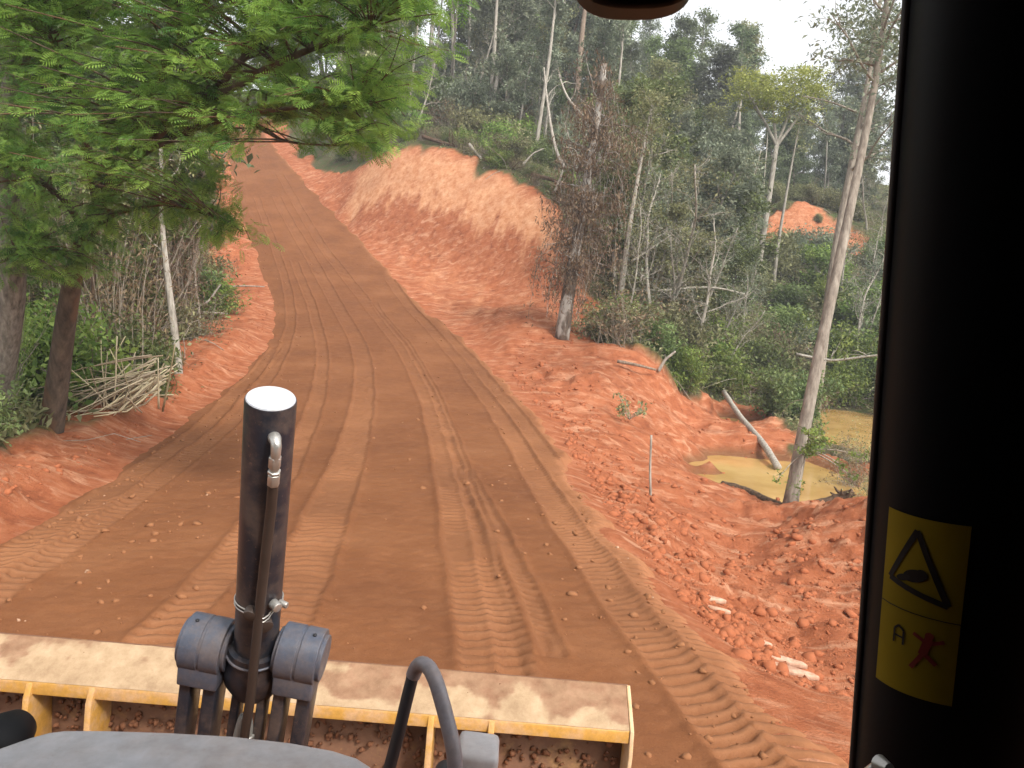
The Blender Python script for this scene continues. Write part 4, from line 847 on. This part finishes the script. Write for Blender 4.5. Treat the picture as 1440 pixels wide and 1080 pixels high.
# flat-topped yellow-green tree
q = from_px([(1062, 402, 60), (1068, 360, 60), (1078, 300, 60), (1092, 205, 60)]); wd = MB(); wd.tube(smooth(resample(q, 16), 1), .27*np.linspace(1.1, .6, 16), 9); tips = []
for ends in ([(1092, 205, 60), (1075, 170, 60), (1052, 130, 59)], [(1092, 205, 60), (1088, 165, 60), (1085, 115, 60.5)], [(1092, 205, 60), (1108, 165, 60.5), (1118, 110, 61)], [(1092, 205, 60), (1115, 175, 60), (1145, 130, 59.5)], [(1075, 170, 60), (1060, 150, 61), (1045, 115, 61.5)], [(1108, 165, 60.5), (1125, 150, 61), (1135, 115, 62)]):
    b = smooth(resample(np.array([P(*e) for e in ends]), 10), 1); wd.tube(b, np.linspace(.14, .04, 10), 6, False)
    for k in range(12):
        br = branch(rng, b[rng.integers(5, 10)], (rng.normal(), rng.normal(), .35), rng.uniform(.8, 2), 4, .2, .02); wd.tube(br, .02, 3, False); tips += [br[-1], br[2]]
tips += [P(rng.uniform(1040, 1162), rng.uniform(95, 128), rng.uniform(58, 63)) for _ in range(60)] + [P(rng.uniform(1075, 1160), rng.uniform(128, 172), rng.uniform(58, 62)) for _ in range(36)]
cr = MB(); clump_leaves(cr, tips, rng, 36, .40, .24, flat=.35); custom_tree('flat_topped_tree', 'pale-trunked tree with flat yellow-green crown rising from the valley', q[0], wd, cr, 'bark_pale', 'leaf_yellow')
named('pale_tree', 'leaning thin pale trunk beside the flat-topped yellow-green tree', [(1088, 395, 62), (1096, 330, 62), (1108, 260, 62), (1122, 185, 62), (1130, 150, 62)], .16, 'bark_pale', 'leaf_olive', 7, .09, 10, .35, .18, .75, seed=33)
named('leaning_tree', 'large leaning brown-trunked tree rooted at the muddy pond edge', [(1108, 726, 20), (1120, 660, 20.1), (1137, 570, 20.3), (1160, 460, 20.6), (1188, 330, 21), (1215, 200, 21.4), (1236, 90, 21.8), (1250, -20, 22), (1262, -120, 22)], .20, 'bark_lean', 'leaf_grey', 16, .14, 16, .34, .16, .72, .5, 5, 34, extra=[(rng.uniform(1195, 1290), rng.uniform(20, 105), rng.uniform(20, 23)) for _ in range(34)])
named('forest_tree', 'thick rough trunk standing close behind the leaning pond tree', [(1162, 440, 40), (1172, 370, 40), (1184, 300, 40), (1204, 200, 40), (1222, 110, 40), (1238, 0, 40)], .32, 'bark_lean', 'leaf_grey', 14, .16, 20, .5, .22, .6, .3, 5, 35)
for i, (pts, r, bk, lb) in enumerate([
    ([(814, 88, 80), (818, 50, 80), (824, 0, 80), (832, -110, 80)], .40, 'bark_orange', 'straight orange-brown trunk on the ridge above the cut bank'),
    ([(776, 112, 78), (784, 60, 78), (794, 0, 78), (804, -100, 78)], .30, 'bark_pale', 'thin pale trunk beside the orange-brown trunk on the ridge'),
    ([(752, 110, 82), (755, 60, 82), (761, 0, 82), (768, -100, 82)], .34, 'bark_orange', 'greyish tree between two thin pale trunks on the ridge'),
    ([(692, 112, 84), (697, 60, 84), (703, 5, 84), (708, -90, 84)], .28, 'bark_pale', 'slender pale tree above the rubble end of the cut bank')]):
    named('ridge_tree', lb, pts, r, bk, ('leaf_mid', 'leaf_grey', 'leaf_dark', 'leaf_grey')[i], 12, .14, 22, .6, .28, .62, seed=50+i)
# leaning bare poles on top of the bank
def pole(lb, pts, r, tw=4, seed=0, name='bare_pole'): return log(name, lb, [P(*p) for p in pts], r, 'bark_pale', 'dead tree', None, 7, tw, seed, .35)
pole('bent white dead pole leaning over the cut bank top', [(794, 236, 48), (782, 215, 49), (775, 180, 50), (768, 130, 51), (765, 95, 52)], .12, 4, 1)
pole('curved white dead limb in front of the ridge trees', [(832, 190, 48), (822, 165, 48.5), (806, 148, 49), (795, 132, 50), (786, 105, 51)], .12, 5, 2)
pole('short pale dead stem leaning on the bank shoulder', [(780, 270, 47.8), (790, 245, 48), (796, 218, 48.5)], .08, 1, 3)
pole('pale forked dead stem on the bank edge', [(735, 232, 52.6), (750, 215, 52.8), (765, 209, 53)], .08, 2, 4)
log('bank_log', 'weathered log lying along the cut bank lip', [G(748, 246, 52, .15), P(775, 252, 50.5), P(800, 262, 49)], .15, 'bark_brown', 'log')
log('bank_log', 'pale tilted stump stick at the bank lip', [G(660, 203, 56.5, .1), P(668, 213, 56), P(678, 224, 55.6)], .12, 'bark_pale', 'log')
log('bank_log', 'dark root pole along the left end of the cut bank lip', [G(595, 192, 60, .2), P(620, 200, 59), P(650, 208, 58)], .16, 'bark_brown', 'log', twigs=6, seed=8)
log('bank_log', 'dark buried root trailing along the middle of the cut bank lip', [G(680, 226, 55.4, .12), P(715, 240, 53.6), P(745, 258, 51.6)], .13, 'bark_brown', 'log', twigs=6, seed=9)
log('fallen_tree', 'long bleached fallen trunk arching through the valley scrub', [P(892, 408, 41), P(930, 409, 41.5), P(975, 404, 42), P(1010, 404, 42.5), P(1048, 414, 43)], .08, 'bark_pale', 'fallen tree', twigs=5, seed=10)
log('fallen_tree', 'thin pale fallen trunk sloping down beside the white-trunked tree', [P(885, 348, 43), P(910, 358, 43), P(940, 380, 42.6), P(965, 402, 42.2)], .07, 'bark_pale', 'fallen tree', twigs=4, seed=11)
log('fallen_tree', 'pale branch pointing up out of the valley scrub', [P(888, 368, 41), P(915, 350, 41), P(945, 330, 41)], .06, 'bark_pale', 'fallen tree', twigs=6, seed=12)
log('dead_branch', 'bleached forked branch lying by the far puddle scrub', [P(1120, 498, 38), P(1170, 508, 37.5), P(1210, 502, 37), P(1250, 498, 36.5)], .07, 'bark_pale', 'branch', twigs=8, seed=13)
log('white_log', 'straight whitish log slanting down into the near puddle', [G(1018, 551, 35.5, .25), G(1030, 570, 33, .12), G(1045, 592, 30.8, .12), G(1070, 625, 28.2, .12), P(1094, 657, 25.5)], .11, 'bark_pale', 'log', taper=1.1)
log('dark_log', 'dark soaked log along the near puddle edge', [G(1015, 682, 22.2, .08), G(1045, 688, 21.8, .1), G(1085, 712, 20.6, .1), G(1105, 722, 20.2, .08)], .13, 'log_wet', 'log')
log('dark_log', 'broken brown log right of the leaning tree foot', [G(1128, 722, 19.4, .1), G(1160, 712, 19.3, .14), G(1200, 692, 19.2, .2)], .16, 'bark_brown', 'log', twigs=7, seed=15)
log('dark_log', 'small black stick floating by the mud spit', [PZ(1022, 636, WATER+.04), PZ(1034, 639, WATER+.05), PZ(1048, 640, WATER+.04)], .06, 'log_wet', 'log')
log('marker_stick', 'thin bare stake standing upright in the red embankment', [G(915, 702, 17.5, -.1), P(914, 660, 17.5), P(916, 612, 17.5)], .03, 'bark_pale', 'stake', taper=.8)
log('fallen_branch', 'pale forked twig at the edge of the embankment scrub', [G(926, 522, 31, 0), P(935, 506, 31), P(950, 494, 31)], .07, 'bark_pale', 'branch', twigs=2, seed=16)
log('fallen_branch', 'dusty pink log half buried along the embankment shoulder', [G(868, 508, 30, .06), G(895, 513, 30, .08), G(922, 520, 30.6, .06)], .07, 'bark_orange', 'log')
# wilted little plant on the embankment and a leafy sprout on the leaning tree
rng = np.random.default_rng(22); b = G(885, 590, 24.5, 0); wd = MB(); cr = MB(); tp = []
for k in range(9):
    br = branch(rng, b, (rng.normal(0, .4), rng.normal(0, .4), 1), rng.uniform(.5, .95), 4, .15, -.12); wd.tube(br, .012, 4, False); tp += [br[-1], br[-2]]
clump_leaves(cr, tp, rng, 12, .09, .13, hang=.7); custom_tree('wilted_plant', 'wilted straw-green plant standing on the red embankment', b, wd, cr, 'twig', 'leaf_olive', None, 'plant')
b = P(1136, 632, 19.9); wd = MB(); cr = MB(); tp = []
for a, c in ((1150, 612), (1160, 620), (1138, 606), (1185, 655), (1200, 672), (1210, 640), (1120, 690), (1092, 675)):
    br = smooth(resample(np.array([b, P((1136+a)/2, (632+c)/2-4, 19.6), P(a, c, 19.3)]), 8), 1); wd.tube(br, np.linspace(.025, .008, 8), 4, False); tp += [br[-1], br[-2]]
tp += [P(rng.uniform(1128, 1165), rng.uniform(600, 640), rng.uniform(19.2, 19.8)) for _ in range(16)]
clump_leaves(cr, tp, rng, 20, .10, .11); custom_tree('leafy_sprout', 'green leafy sprout growing from the leaning pond tree foot', b, wd, cr, 'twig', 'leaf_bright', None, 'plant')

# ------------------------------------------------------------------ scattered forest
rng = np.random.default_rng(33)
def ok_spot(x, y, bmax=.15, edge=.6):
    if float(bare_at(np.array([x]), np.array([y]))[0]) > bmax: return None
    if sdist(ROADPOLY, np.array([x]), np.array([y]))[0] > -edge: return None
    z = gz1(x, y)
    if z < WATER+.1 and y > 15 and x > 3: return None
    return z
def scatter(n_, pxr, Yr, protos, mats, name, labels, cat, group, sc, bark='bark_grey', tall=None, maxtry=40, cond=None, wood_name='trunk', crown_name='crown', tilt=.06):
    cnt = 0
    for k in range(n_*maxtry):
        if cnt >= n_: break
        px_, Y = rng.uniform(*pxr), math.exp(rng.uniform(math.log(Yr[0]), math.log(Yr[1]))); x = (px_-720)/F*Y
        if cond and not cond(px_, Y): continue
        if (195 < px_ < 300 and Y < 27) or (85 < px_ < 235 and Y < 20.5): continue   # keep the sapling and the stalk heap clear
        z = ok_spot(x, Y)
        if z is None: continue
        s_ = rng.uniform(*sc); mi = rng.integers(len(mats))
        pn = protos[rng.integers(len(protos))]; plant(pn, (x, Y, z-.05), auto_label(pn, mats[mi], x, Y, s_, cat, sc), cat, group, name, mats[mi], bark if isinstance(bark, str) else bark[rng.integers(len(bark))], s_*np.array((rng.uniform(.85, 1.2), rng.uniform(.85, 1.2), rng.uniform(.85, 1.15))), None, rng, crown_name, wood_name, (rng.normal(0, tilt), rng.normal(0, tilt))); cnt += 1
SH = ['shrub0', 'shrub1', 'shrub2', 'shrub3']
no_flat = lambda px_, Y: not (1030 < px_ < 1220 and 45 < Y < 74)
# valley right: scrub behind the pond
scatter(46, (845, 1330), (34, 50), SH, ['leaf_mid', 'leaf_olive', 'leaf_bright'], 'valley_shrub', ['mid-green shrub in the scrub behind the pond', 'olive shrub in the scrub behind the pond', 'bright green shrub in the scrub behind the pond'], 'shrub', 'scrub behind the pond', (.75, 1.25), 'twig', wood_name='stems', crown_name='foliage')
scatter(26, (845, 1330), (33, 50), ['scrub0', 'scrub1'], ['leaf_dead', 'leaf_olive'], 'dry_scrub', ['brown twiggy scrub tangled behind the pond', 'olive twiggy scrub tangled behind the pond'], 'scrub', 'dry scrub behind the pond', (.8, 1.3), 'twig', wood_name='stems', crown_name='foliage')
scatter(34, (860, 1350), (50, 72), SH, ['leaf_mid', 'leaf_olive', 'leaf_grey'], 'valley_shrub', ['mid-green shrub on the valley floor below the orange scar', 'olive shrub on the valley floor below the orange scar', 'grey-green shrub on the valley floor below the orange scar'], 'shrub', 'valley shrubs', (.9, 1.5), 'twig', wood_name='stems', crown_name='foliage')
# slope behind the snag
scatter(26, (850, 1050), (42, 66), ['broad0', 'broad1', 'broad2', 'bare1'], ['leaf_olive', 'leaf_mid'], 'broadleaf_tree', ['']*2, 'tree', 'slope trees', (.45, .8), ['bark_grey', 'bark_pale'], cond=no_flat)
scatter(12, (1165, 1330), (50, 80), ['bare0', 'bare2', 'bare3'], ['leaf_olive'], 'bare_tree', [''], 'tree', 'bare trees on the slope', (.6, 1.0), 'bark_pale')
scatter(30, (840, 1060), (46, 72), ['broad0', 'broad1', 'broad2'], ['leaf_mid', 'leaf_olive', 'leaf_grey'], 'broadleaf_tree', ['mid-green broadleaf tree on the slope behind the vine-hung snag', 'olive broadleaf tree on the slope behind the vine-hung snag', 'grey-green broadleaf tree on the slope behind the vine-hung snag'], 'tree', 'slope trees', (.6, 1.05), ['bark_grey', 'bark_pale'], cond=no_flat)
scatter(26, (800, 1040), (44, 75), ['bare0', 'bare1', 'bare2', 'bare3'], ['leaf_olive'], 'bare_tree', ['nearly leafless pale tree tangled on the slope behind the snag'], 'tree', 'bare trees on the slope', (.7, 1.2), 'bark_pale', cond=no_flat)
scatter(20, (640, 860), (54, 74), SH, ['leaf_mid', 'leaf_olive', 'leaf_bright'], 'bank_shrub', ['mid-green shrub on the shoulder above the cut bank', 'olive shrub on the shoulder above the cut bank', 'bright green shrub on the shoulder above the cut bank'], 'shrub', 'shrubs above the cut bank', (.7, 1.3), 'twig', wood_name='stems', crown_name='foliage')
scatter(10, (580, 720), (60, 72), ['scrub0', 'scrub1'], ['leaf_dead'], 'dry_scrub', ['grey-brown dead scrub heaped at the cut bank top'], 'scrub', 'dead scrub on the bank top', (.8, 1.2), 'twig', wood_name='stems', crown_name='foliage')
scatter(18, (640, 900), (62, 80), ['broad0', 'broad1', 'broad2', 'bare0', 'bare2'], ['leaf_mid', 'leaf_grey'], 'broadleaf_tree', ['mid-green tree on the rise above the cut bank', 'grey-green tree on the rise above the cut bank'], 'tree', 'rise trees', (.6, 1.0), ['bark_grey', 'bark_pale'])
lip = resample(np.array([P(470, 228, 71), P(505, 232, 65.2), P(560, 200, 62), P(620, 206, 58.8), P(700, 236, 54.2), P(780, 280, 49.3), P(828, 345, 45), P(845, 400, 43)]), 46)
for k, q in enumerate(lip):
    x, y = q[0]+rng.normal(0, .25)+.3, q[1]+rng.uniform(.1, 1.2); pn = ['scrub0', 'scrub1', 'shrub0', 'scrub0', 'shrub2', 'scrub1'][k % 6]; lf = ['leaf_dead', 'leaf_olive', 'leaf_mid', 'leaf_dead', 'leaf_bright', 'leaf_dead'][k % 6]; s_ = rng.uniform(.35, .75)
    plant(pn, (x, y, gz1(x, y)-.05), auto_label(pn, lf, x, y, s_, 'scrub' if 'scrub' in pn else 'shrub', (.35, .75)), 'scrub' if 'scrub' in pn else 'shrub', 'scrub along the cut bank lip', 'lip_scrub', lf, 'twig', s_, None, rng, 'foliage', 'stems', (rng.normal(0, .3), rng.normal(0, .3)))
# back ridge
scatter(34, (470, 900), (64, 92), SH, ['leaf_mid', 'leaf_olive', 'leaf_grey'], 'ridge_shrub', ['']*3, 'shrub', 'ridge undergrowth', (1.0, 1.9), 'twig', wood_name='stems', crown_name='foliage')
scatter(40, (470, 960), (68, 96), ['broad0', 'broad1', 'broad2', 'dense0', 'slender0', 'bare1', 'bare3'], ['leaf_mid', 'leaf_olive', 'leaf_grey'], 'ridge_tree', ['']*3, 'tree', 'front ridge forest', (.7, 1.25), ['bark_grey', 'bark_pale'])
scatter(24, (860, 1330), (44, 66), SH, ['leaf_mid', 'leaf_olive', 'leaf_bright'], 'valley_shrub', ['']*3, 'shrub', 'valley shrubs', (.9, 1.5), 'twig', wood_name='stems', crown_name='foliage')
scatter(50, (430, 1010), (82, 120), ['slender0', 'slender1', 'slender2', 'dense0', 'dense1', 'tall0'], ['leaf_dark', 'leaf_mid', 'leaf_grey'], 'ridge_tree', ['dark green forest tree on the back ridge', 'mid-green forest tree on the back ridge', 'grey-green forest tree on the back ridge'], 'tree', 'back ridge forest', (1.0, 1.5), ['bark_grey', 'bark_pale', 'bark_orange'])
scatter(34, (1150, 1350), (44, 76), SH, ['leaf_mid', 'leaf_grey', 'leaf_bright'], 'valley_shrub', ['']*3, 'shrub', 'valley shrubs', (.9, 1.6), 'twig', wood_name='stems', crown_name='foliage', cond=lambda a, Y: not (1080 < a < 1215 and 58 < Y < 76))
scatter(26, (1000, 1330), (77, 96), ['dense0', 'dense1', 'broad0', 'slender1'], ['leaf_dark', 'leaf_grey'], 'valley_tree', ['dark green tree on the far side of the valley', 'grey-green tree on the far side of the valley'], 'tree', 'far valley trees', (.6, .95), ['bark_grey', 'bark_pale'])
scatter(16, (980, 1340), (96, 125), ['dense0', 'dense1', 'broad1'], ['leaf_dark', 'leaf_grey'], 'far_tree', ['dark tree on the far hill crest', 'grey-green tree on the far hill crest'], 'tree', 'far crest trees', (.7, 1.1), ['bark_grey'])
for px_, Y, s_ in ((1165, 88, 1.12), (1140, 92, 1.05), (1235, 86, 1.15), (1262, 90, 1.0)):
    x = (px_-720)/F*Y; plant('tall0' if px_ % 2 else 'tall1', (x, Y, gz1(x, Y)), {1165: 'tall bluish tiered tree behind the orange scar against the sky', 1140: 'slightly lower bluish tiered tree behind the flat-topped crown', 1235: 'tallest bluish tiered tree behind the leaning pond tree top', 1262: 'bluish tiered tree beside the black cab post, behind the leaning tree'}[px_], 'tree', 'tall skyline trees', 'skyline_tree', 'leaf_grey', 'bark_grey', s_)
# left forest
scatter(16, (-260, 210), (27, 58), ['dense0', 'dense1', 'broad1', 'broad2'], ['leaf_mid', 'leaf_dark', 'leaf_olive'], 'left_forest_tree', ['']*3, 'tree', 'left forest', (1.05, 1.45), ['bark_grey', 'bark_brown'])
scatter(30, (60, 320), (21, 46), ['cane0', 'cane1', 'scrub0'], ['leaf_olive', 'leaf_mid', 'leaf_dead'], 'cane_clump', ['']*3, 'cane clump', 'left forest canes', (.9, 1.4), 'twig', wood_name='canes', crown_name='foliage')
scatter(26, (-200, 300), (18, 40), ['broad0', 'broad1', 'bare0', 'bare2', 'slender0'], ['leaf_mid', 'leaf_olive', 'leaf_bright'], 'left_forest_tree', ['']*3, 'tree', 'left forest', (.45, .8), ['bark_grey', 'bark_brown'])
lcond = lambda px_, Y: px_ < 330
scatter(60, (-260, 300), (17, 48), SH, ['leaf_mid', 'leaf_bright', 'leaf_olive'], 'understory_shrub', ['mid-green understory shrub in the left forest', 'bright green understory shrub in the left forest', 'olive understory shrub in the left forest'], 'shrub', 'left understory', (.7, 1.3), 'twig', wood_name='stems', crown_name='foliage')
scatter(26, (-260, 330), (20, 60), ['cane0', 'cane1'], ['leaf_olive', 'leaf_bright'], 'cane_clump', ['olive clump of thin canes in the left forest', 'bright green clump of thin canes in the left forest'], 'cane clump', 'left forest canes', (.8, 1.3), 'twig', wood_name='canes', crown_name='foliage')
scatter(22, (-260, 260), (13.5, 26), ['fern0', 'fern1'], ['leaf_bright', 'leaf_mid'], 'fern', ['bright green fern tuft on the left forest floor', 'mid-green fern tuft on the left forest floor'], 'fern', 'left forest ferns', (.5, 1.0), 'twig', wood_name='rootstock', crown_name='fronds')
scatter(34, (-300, 300), (26, 75), ['slender0', 'slender1', 'slender2', 'broad0', 'broad2', 'bare1', 'dense0'], ['leaf_mid', 'leaf_dark', 'leaf_olive'], 'left_forest_tree', ['mid-green tree deep in the left forest', 'dark tree deep in the left forest', 'olive tree deep in the left forest'], 'tree', 'left forest', (.6, 1.1), ['bark_brown', 'bark_grey'])
scatter(12, (100, 420), (86, 110), ['dense0', 'dense1', 'broad1'], ['leaf_dark', 'leaf_mid'], 'crest_tree', ['dark tree beyond the road crest', 'mid-green tree beyond the road crest'], 'tree', 'trees beyond the road crest', (.8, 1.2), ['bark_grey'])
scatter(14, (230, 345), (30, 66), ['scrub0', 'scrub1', 'bare3'], ['leaf_olive', 'leaf_dead'], 'verge_scrub', ['olive dry scrub along the left road verge', 'brown dry scrub along the left road verge'], 'scrub', 'verge scrub', (.7, 1.2), 'twig', wood_name='stems', crown_name='foliage')

scatter(60, (1330, 1800), (34, 80), SH+['broad0', 'bare1', 'dense0'], ['leaf_mid', 'leaf_olive', 'leaf_grey'], 'valley_plant', ['']*3, 'plant', 'plants beyond the cab post', (.8, 1.3), 'twig', wood_name='stems', crown_name='foliage')
scatter(30, (1330, 1800), (60, 110), ['dense0', 'dense1', 'broad1', 'slender1'], ['leaf_dark', 'leaf_grey'], 'far_tree', ['']*2, 'tree', 'far trees beyond the cab post', (.8, 1.2), 'bark_grey')
for px_, py_, Y, s_ in ((1092, 284, 75, .5), (1118, 282, 75.5, .45), (1140, 286, 75, .5), (1165, 298, 75, .55), (1185, 310, 75, .5), (1205, 325, 74.5, .5), (1100, 300, 73, .25), (1150, 318, 72.3, .22)):
    p = P(px_, py_, Y); plant('shrub1', (p[0], p[1], gz1(p[0], p[1])-.05), auto_label('shrub1', 'leaf_olive', p[0], p[1], s_, 'shrub', (.2, .6)), 'shrub', 'shrubs on the orange scar', 'scar_shrub', 'leaf_olive', 'twig', s_*1.6, None, rng, 'foliage', 'stems')
scatter(30, (860, 1280), (38, 74), ['bare0', 'bare1', 'bare2', 'bare3'], ['leaf_olive', 'leaf_grey'], 'bare_tree', ['']*2, 'tree', 'bare trees on the slope', (.6, 1.2), 'bark_pale', cond=lambda a, Y: not (1030 < a < 1200 and Y < 76))
scatter(26, (470, 1000), (62, 90), ['slender0', 'slender1', 'slender2', 'bare1'], ['leaf_olive', 'leaf_grey'], 'pale_ridge_tree', ['']*2, 'tree', 'pale trunked ridge trees', (.9, 1.5), 'bark_pale')
scatter(40, (-160, 270), (12.6, 24), ['shrub0', 'shrub2', 'fern0', 'fern1', 'cane0'], ['leaf_bright', 'leaf_mid'], 'verge_plant', ['']*2, 'plant', 'leafy plants on the left forest edge', (.3, .6), 'twig', wood_name='stems', crown_name='foliage')
rng2 = np.random.default_rng(81)
for px_, py_, Y, pn, s_ in ((1200, 668, 24, 'scrub0', .55), (1225, 650, 26, 'scrub1', .6), (1185, 645, 28, 'scrub0', .4), (1232, 690, 19, 'scrub1', .4), (1150, 572, 41, 'scrub0', .7), (1110, 578, 40, 'scrub1', .6)):
    p = P(px_, py_, Y); z = max(gz1(p[0], p[1]), WATER-.1); lf = 'leaf_olive' if pn == 'scrub1' else 'leaf_dead'; plant(pn, (p[0], p[1], z), auto_label(pn, lf, p[0], p[1], s_, 'scrub', (.4, .7)), 'scrub', 'brush at the pond margin', 'pond_brush', lf, 'twig', s_, None, rng2, 'foliage', 'stems')
# ------------------------------------------------------------------ ground cover (uncountable)
gc = MB(); pts = []
for a, b, Y0, Y1, n_ in ((-350, 320, 11, 60, 26000), (600, 1350, 31, 90, 30000)):
    px_ = rng.uniform(a, b, n_); Y = np.exp(rng.uniform(math.log(Y0), math.log(Y1), n_)); x = (px_-720)/F*Y
    k = (bare_at(x, Y) < .35) & (sdist(ROADPOLY, x, Y) < -.5); x, Y = x[k], Y[k]; z = H(x, Y, False); k = ~((z < WATER+.03) & (x > 3)); pts.append(np.stack([x[k], Y[k], z[k]], -1))
pts = np.concatenate(pts); hgt = rng.uniform(0, .5, len(pts))**1.5; pts[:, 2] += .03+hgt
cl2 = fbm(pts[:, 0]*.5, pts[:, 1]*.5, 5, 3)
add_leaves(gc, pts, rng, .24, .35, .5, .1, tint=np.clip(.45+cl2+rng.normal(0, .2, len(pts)), 0, 1)); g_ = obj('ground_cover', gc.mesh('ground_cover'), M['leaf_olive'], None, 'stuff'); tag(g_, 'low leafy ground cover over the forest floor and valley slopes', 'ground cover')
tw_ = MB()
for a, b, Y0, Y1, n_ in ((-200, 320, 13, 45, 700), (640, 1300, 33, 75, 900)):
    for k in range(n_):
        Y = math.exp(rng.uniform(math.log(Y0), math.log(Y1))); x = (rng.uniform(a, b)-720)/F*Y
        if abs(x) > 60: continue
        pts_ = (x, Y)
        z = None
        if float(bare_at(np.array([x]), np.array([Y]))[0]) < .4: z = float(H0(np.array([x]), np.array([Y]))[0])
        if z is None or z < WATER+.1: continue
        d = rng.normal(0, 1, 3); d[2] = abs(d[2])*.8; br = branch(rng, (x, Y, z+.05), d, rng.uniform(.5, 2.2), 4, .2, -.03); tw_.tube(br, rng.uniform(.006, .016)*Y/25, 3, False)
g_ = obj('dead_twigs', tw_.mesh('dead_twigs'), M['twig'], None, 'stuff'); tag(g_, 'loose dead twigs and vines littering the forest floor', 'twigs')

# pale slabs scraped out along the road's right edge
rngs = np.random.default_rng(91)
for k, (px_, py_, Y, L, wd_, lb) in enumerate([(1085, 945, 8.4, .75, .16, 'long pale scraped slab at the road edge below the gully'), (1110, 962, 8.1, .55, .13, 'short pale slab beside the long pale slab'), (1060, 932, 8.8, .35, .10, 'narrow pale chip above the long pale slab'),
        (992, 872, 9.9, .42, .12, 'pale slab beside a round clod at the road edge'), (1005, 882, 9.6, .30, .09, 'thin pale splinter under the upper pale slab')]):
    p = P(px_, py_, Y); z = gz1(p[0], p[1]); mb = MB(); n_ = 9; a = np.linspace(0, 2*math.pi, n_, endpoint=False); rr = 1+rngs.normal(0, .18, n_)
    pol = np.stack([np.cos(a)*L/2*rr, np.sin(a)*wd_/2*rr, np.zeros(n_)], -1); th = -.25+rngs.normal(0, .12); c_, s_ = math.cos(th), math.sin(th); pol = pol@np.array(((c_, s_, -.10), (-s_, c_, 0), (0, 0, 1.)))
    mb.prism(pol, (0, 0, .06)); o = obj('pale_rock', mb.mesh('pale_rock'), M['pale_slab']); o.location = (p[0], p[1], z+.02); tag(o, lb, 'rock', 'pale slabs at the road edge'); bev(o, .015)
# soil clods
def clods(name, label, m, samp, n_, rr, seed):
    rng = np.random.default_rng(seed); mb = MB(); x, y = samp(rng, n_); z = H(x, y); 
    for xx, yy, zz in zip(x, y, z): clod(mb, (xx, yy, zz+.004), rr[0]+(rr[1]-rr[0])*rng.uniform()**7, rng, .7)
    o = obj(name, mb.mesh(name), M[m], None, 'stuff'); tag(o, label, 'soil')
def emb(rng, n_):
    Y = np.exp(rng.uniform(math.log(7), math.log(36), n_*8)); x = rng.uniform(0, 11, n_*8)
    sd_ = sdist(ROADPOLY, x, Y); k = (bare_at(x, Y) > .7) & (sd_ < -.25) & ((rng.uniform(size=len(x)) < np.exp(-np.abs(sd_+.5)/.9)+.08) | ((Y < 16) & (rng.uniform(size=len(x)) < .35))); return x[k][:n_], Y[k][:n_]
clods('soil_clods', 'loose red soil clods over the right embankment', 'clod', emb, 9000, (.011, .11), 3)
def emb2(rng, n_):
    i = rng.integers(20, 300, n_); off = np.abs(rng.normal(0, .5, n_))+.25; L_ = Ls[i]; tv = nrm((Ls-Rs)[i][:, :2]); return L_[:, 0]+tv[:, 0]*off, L_[:, 1]+tv[:, 1]*off
clods('berm_clods', 'loose soil clods along the left berm', 'clod', emb2, 900, (.015, .08), 4)
rng = np.random.default_rng(9); mb = MB(); mbp = MB()
for k in range(1500):
    i = rng.integers(60, len(srow)-40); j = int(np.clip(abs(rng.normal(0, .16)) if rng.uniform() < .5 else (1-abs(rng.normal(0, .09)) if rng.uniform() < .6 else rng.uniform(.05, .95)), .03, .99)*(NT-52)+26)
    (clod(mb, (rx[i, j], ry[i, j], rz[i, j]+.003), .010+.05*rng.uniform()**4, rng, .7) if rng.uniform() < .95 else clod(mbp, (rx[i, j], ry[i, j], rz[i, j]+.003), .010+.03*rng.uniform()**3, rng, .6))
o = obj('road_crumbs', mb.mesh('road_crumbs'), M['clod_road'], None, 'stuff'); tag(o, 'brown soil crumbs scattered over the dirt road', 'soil')
o = obj('road_pebbles', mbp.mesh('road_pebbles'), M['pebble'], None, 'stuff'); tag(o, 'pale pebbles scattered over the dirt road', 'pebbles')
seen = {}
for o_ in PLACED:                            # look-alikes that still share a label share one group
    if o_['label'] in seen: o_['group'] = seen[o_['label']]
    elif 'group' in o_: seen[o_['label']] = o_['group']
# ------------------------------------------------------------------ hazy air
mb = MB(); mb.box((0, 150, 32), (1, 0, 0), (0, 1, 0), (0, 0, 1), 2700, 2300, 96)
hz = obj('haze', mb.mesh('haze'), None, None, 'stuff'); tag(hz, 'thin pale haze filling the valley air', 'haze')
hm = bpy.data.materials.new('haze'); hm.use_nodes = True; t = hm.node_tree; t.nodes.remove(t.nodes['Principled BSDF'])
vp = t.nodes.new('ShaderNodeVolumePrincipled'); vp.inputs['Color'].default_value = (.93, .95, 1, 1); vp.inputs['Density'].default_value = HAZE
t.links.new(vp.outputs[0], t.nodes['Material Output'].inputs['Volume']); hz.data.materials.append(hm)
